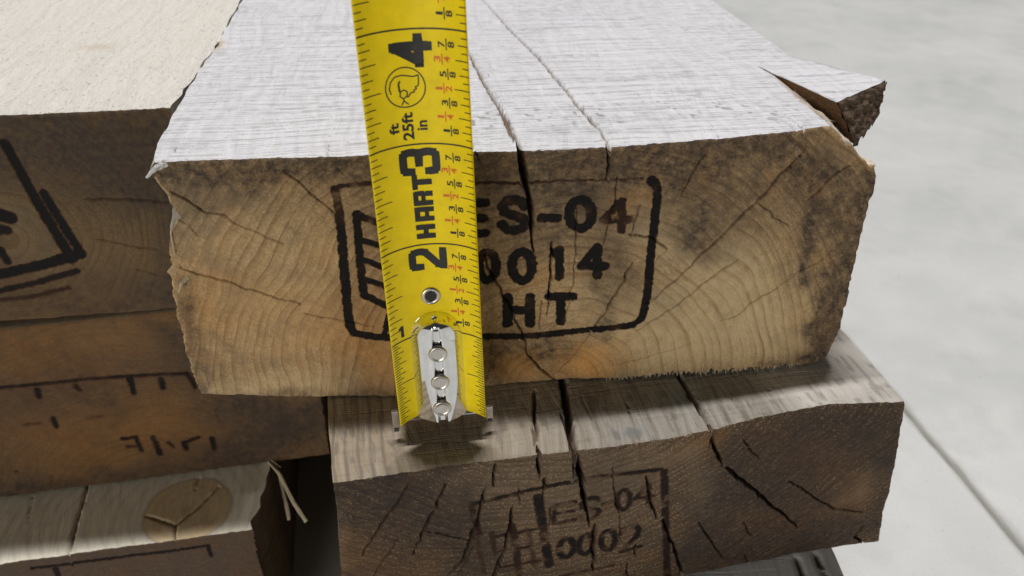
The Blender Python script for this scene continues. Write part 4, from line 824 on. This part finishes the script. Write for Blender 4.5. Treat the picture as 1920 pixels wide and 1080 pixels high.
# chrome hook: ridged plate with three rivets and a wide two-legged end
def flat_y(a): return T(a, 0)[1] / IN
def hook_plate():
    bm = bmesh.new(); HW = 0.28; btop = 1.245; bbot = -0.01; rows = []
    NBh = 70; NAh = 44
    def prof_h(s):                      # s -1..1 across; height of the plate toward the viewer from the blade's centre, inches
        e = abs(s)
        arch = 0.20 * (1 - e ** 1.65)
        g = min(1.0, max(0.0, (e - 0.10) / 0.10)); g = g * g * (3 - 2 * g)
        return arch * g + 0.15 * (1 - g)
    for j in range(NBh + 1):
        t = j / NBh; b = bbot + (btop - bbot) * t
        d = btop - b
        hw = HW * math.sqrt(max(0.0, 1 - ((0.27 - d) / 0.27) ** 2)) if d < 0.27 else HW
        hw = max(hw, 0.004)
        cap = math.sin(min(1.0, d / 0.10) * math.pi / 2) ** 0.6
        flare = 0.0
        row = []
        for i in range(NAh + 1):
            s = -1 + 2 * i / NAh; a = s * hw
            e_ = abs(s); full = 0.20 * (1 - e_ ** 1.65); kk = min(1.0, max(0.0, (d - 0.06) / 0.08))
            hgt = (prof_h(s) * kk + full * (1 - kk)) * cap
            row.append(bm.verts.new((a * IN, (min(flat_y(a), 0) * 0.55 - hgt - 0.004) * IN, b * IN)))
        rows.append(row)
    for j in range(NBh):
        for i in range(NAh):
            bm.faces.new((rows[j][i], rows[j][i + 1], rows[j + 1][i + 1], rows[j + 1][i])).smooth = True
    # edge skirts back to the blade
    for i in (0, NAh):
        pr = None
        for j in range(NBh + 1):
            c = rows[j][i].co; v = bm.verts.new((c.x, flat_y(c.x / IN) * IN - 0.0001, c.z))
            if pr: bm.faces.new((rows[j - 1][i], rows[j][i], v, pr))
            pr = v
    return bm
hook = part(hook_plate(), 'hook', chrome, tape)
for b in (0.175, 0.51, 0.86):
    bm = bmesh.new(); rows = []; r = 0.094; y0 = -0.165
    for rr, hh in ((1.0, 0.0), (1.0, 0.028), (0.93, 0.040), (0.8, 0.043), (0.74, 0.036), (0.4, 0.038), (0.02, 0.039)):
        rows.append([bm.verts.new((rr * r * math.cos(t) * IN, (y0 - hh) * IN, (b + rr * r * math.sin(t)) * IN)) for t in np.linspace(0, 2 * math.pi, 33)[:-1]])
    for p, q in zip(rows[:-1], rows[1:]):
        for k in range(32): bm.faces.new((p[k], p[(k + 1) % 32], q[(k + 1) % 32], q[k]))
    part(bm, 'rivet', steel, hook, True)
# end plate: horizontal lip going back under the blade's end, and two legs turned down at its sides
def end_plate():
    bm = bmesh.new()
    def box(x0, x1, y0, y1, z0, z1):
        vs_ = [bm.verts.new((x * IN, y * IN, z * IN)) for x in (x0, x1) for y in (y0, y1) for z in (z0, z1)]
        for f in ((0, 1, 3, 2), (4, 6, 7, 5), (0, 4, 5, 1), (2, 3, 7, 6), (0, 2, 6, 4), (1, 5, 7, 3)): bm.faces.new([vs_[k] for k in f])
    box(-0.46, 0.46, -0.075, 0.30, -0.045, -0.015)
    for s in (-1, 1):
        xa, xb = sorted((s * 0.535, s * 0.465))
        box(xa, xb, -0.02, 0.012, -0.20, 0.06 if s < 0 else -0.004)
        box(xa + 0.004, xb - 0.004, -0.05, -0.021, -0.205, -0.185)
    bmesh.ops.bevel(bm, geom=bm.edges[:], offset=0.008 * IN, segments=2, affect='EDGES')
    return bm
part(end_plate(), 'end_plate', simple('hook_steel', (0.7, 0.7, 0.7), 0.16, metal=1.0), hook)

sc.render.engine = 'CYCLES'
sc.cycles.use_denoising = True
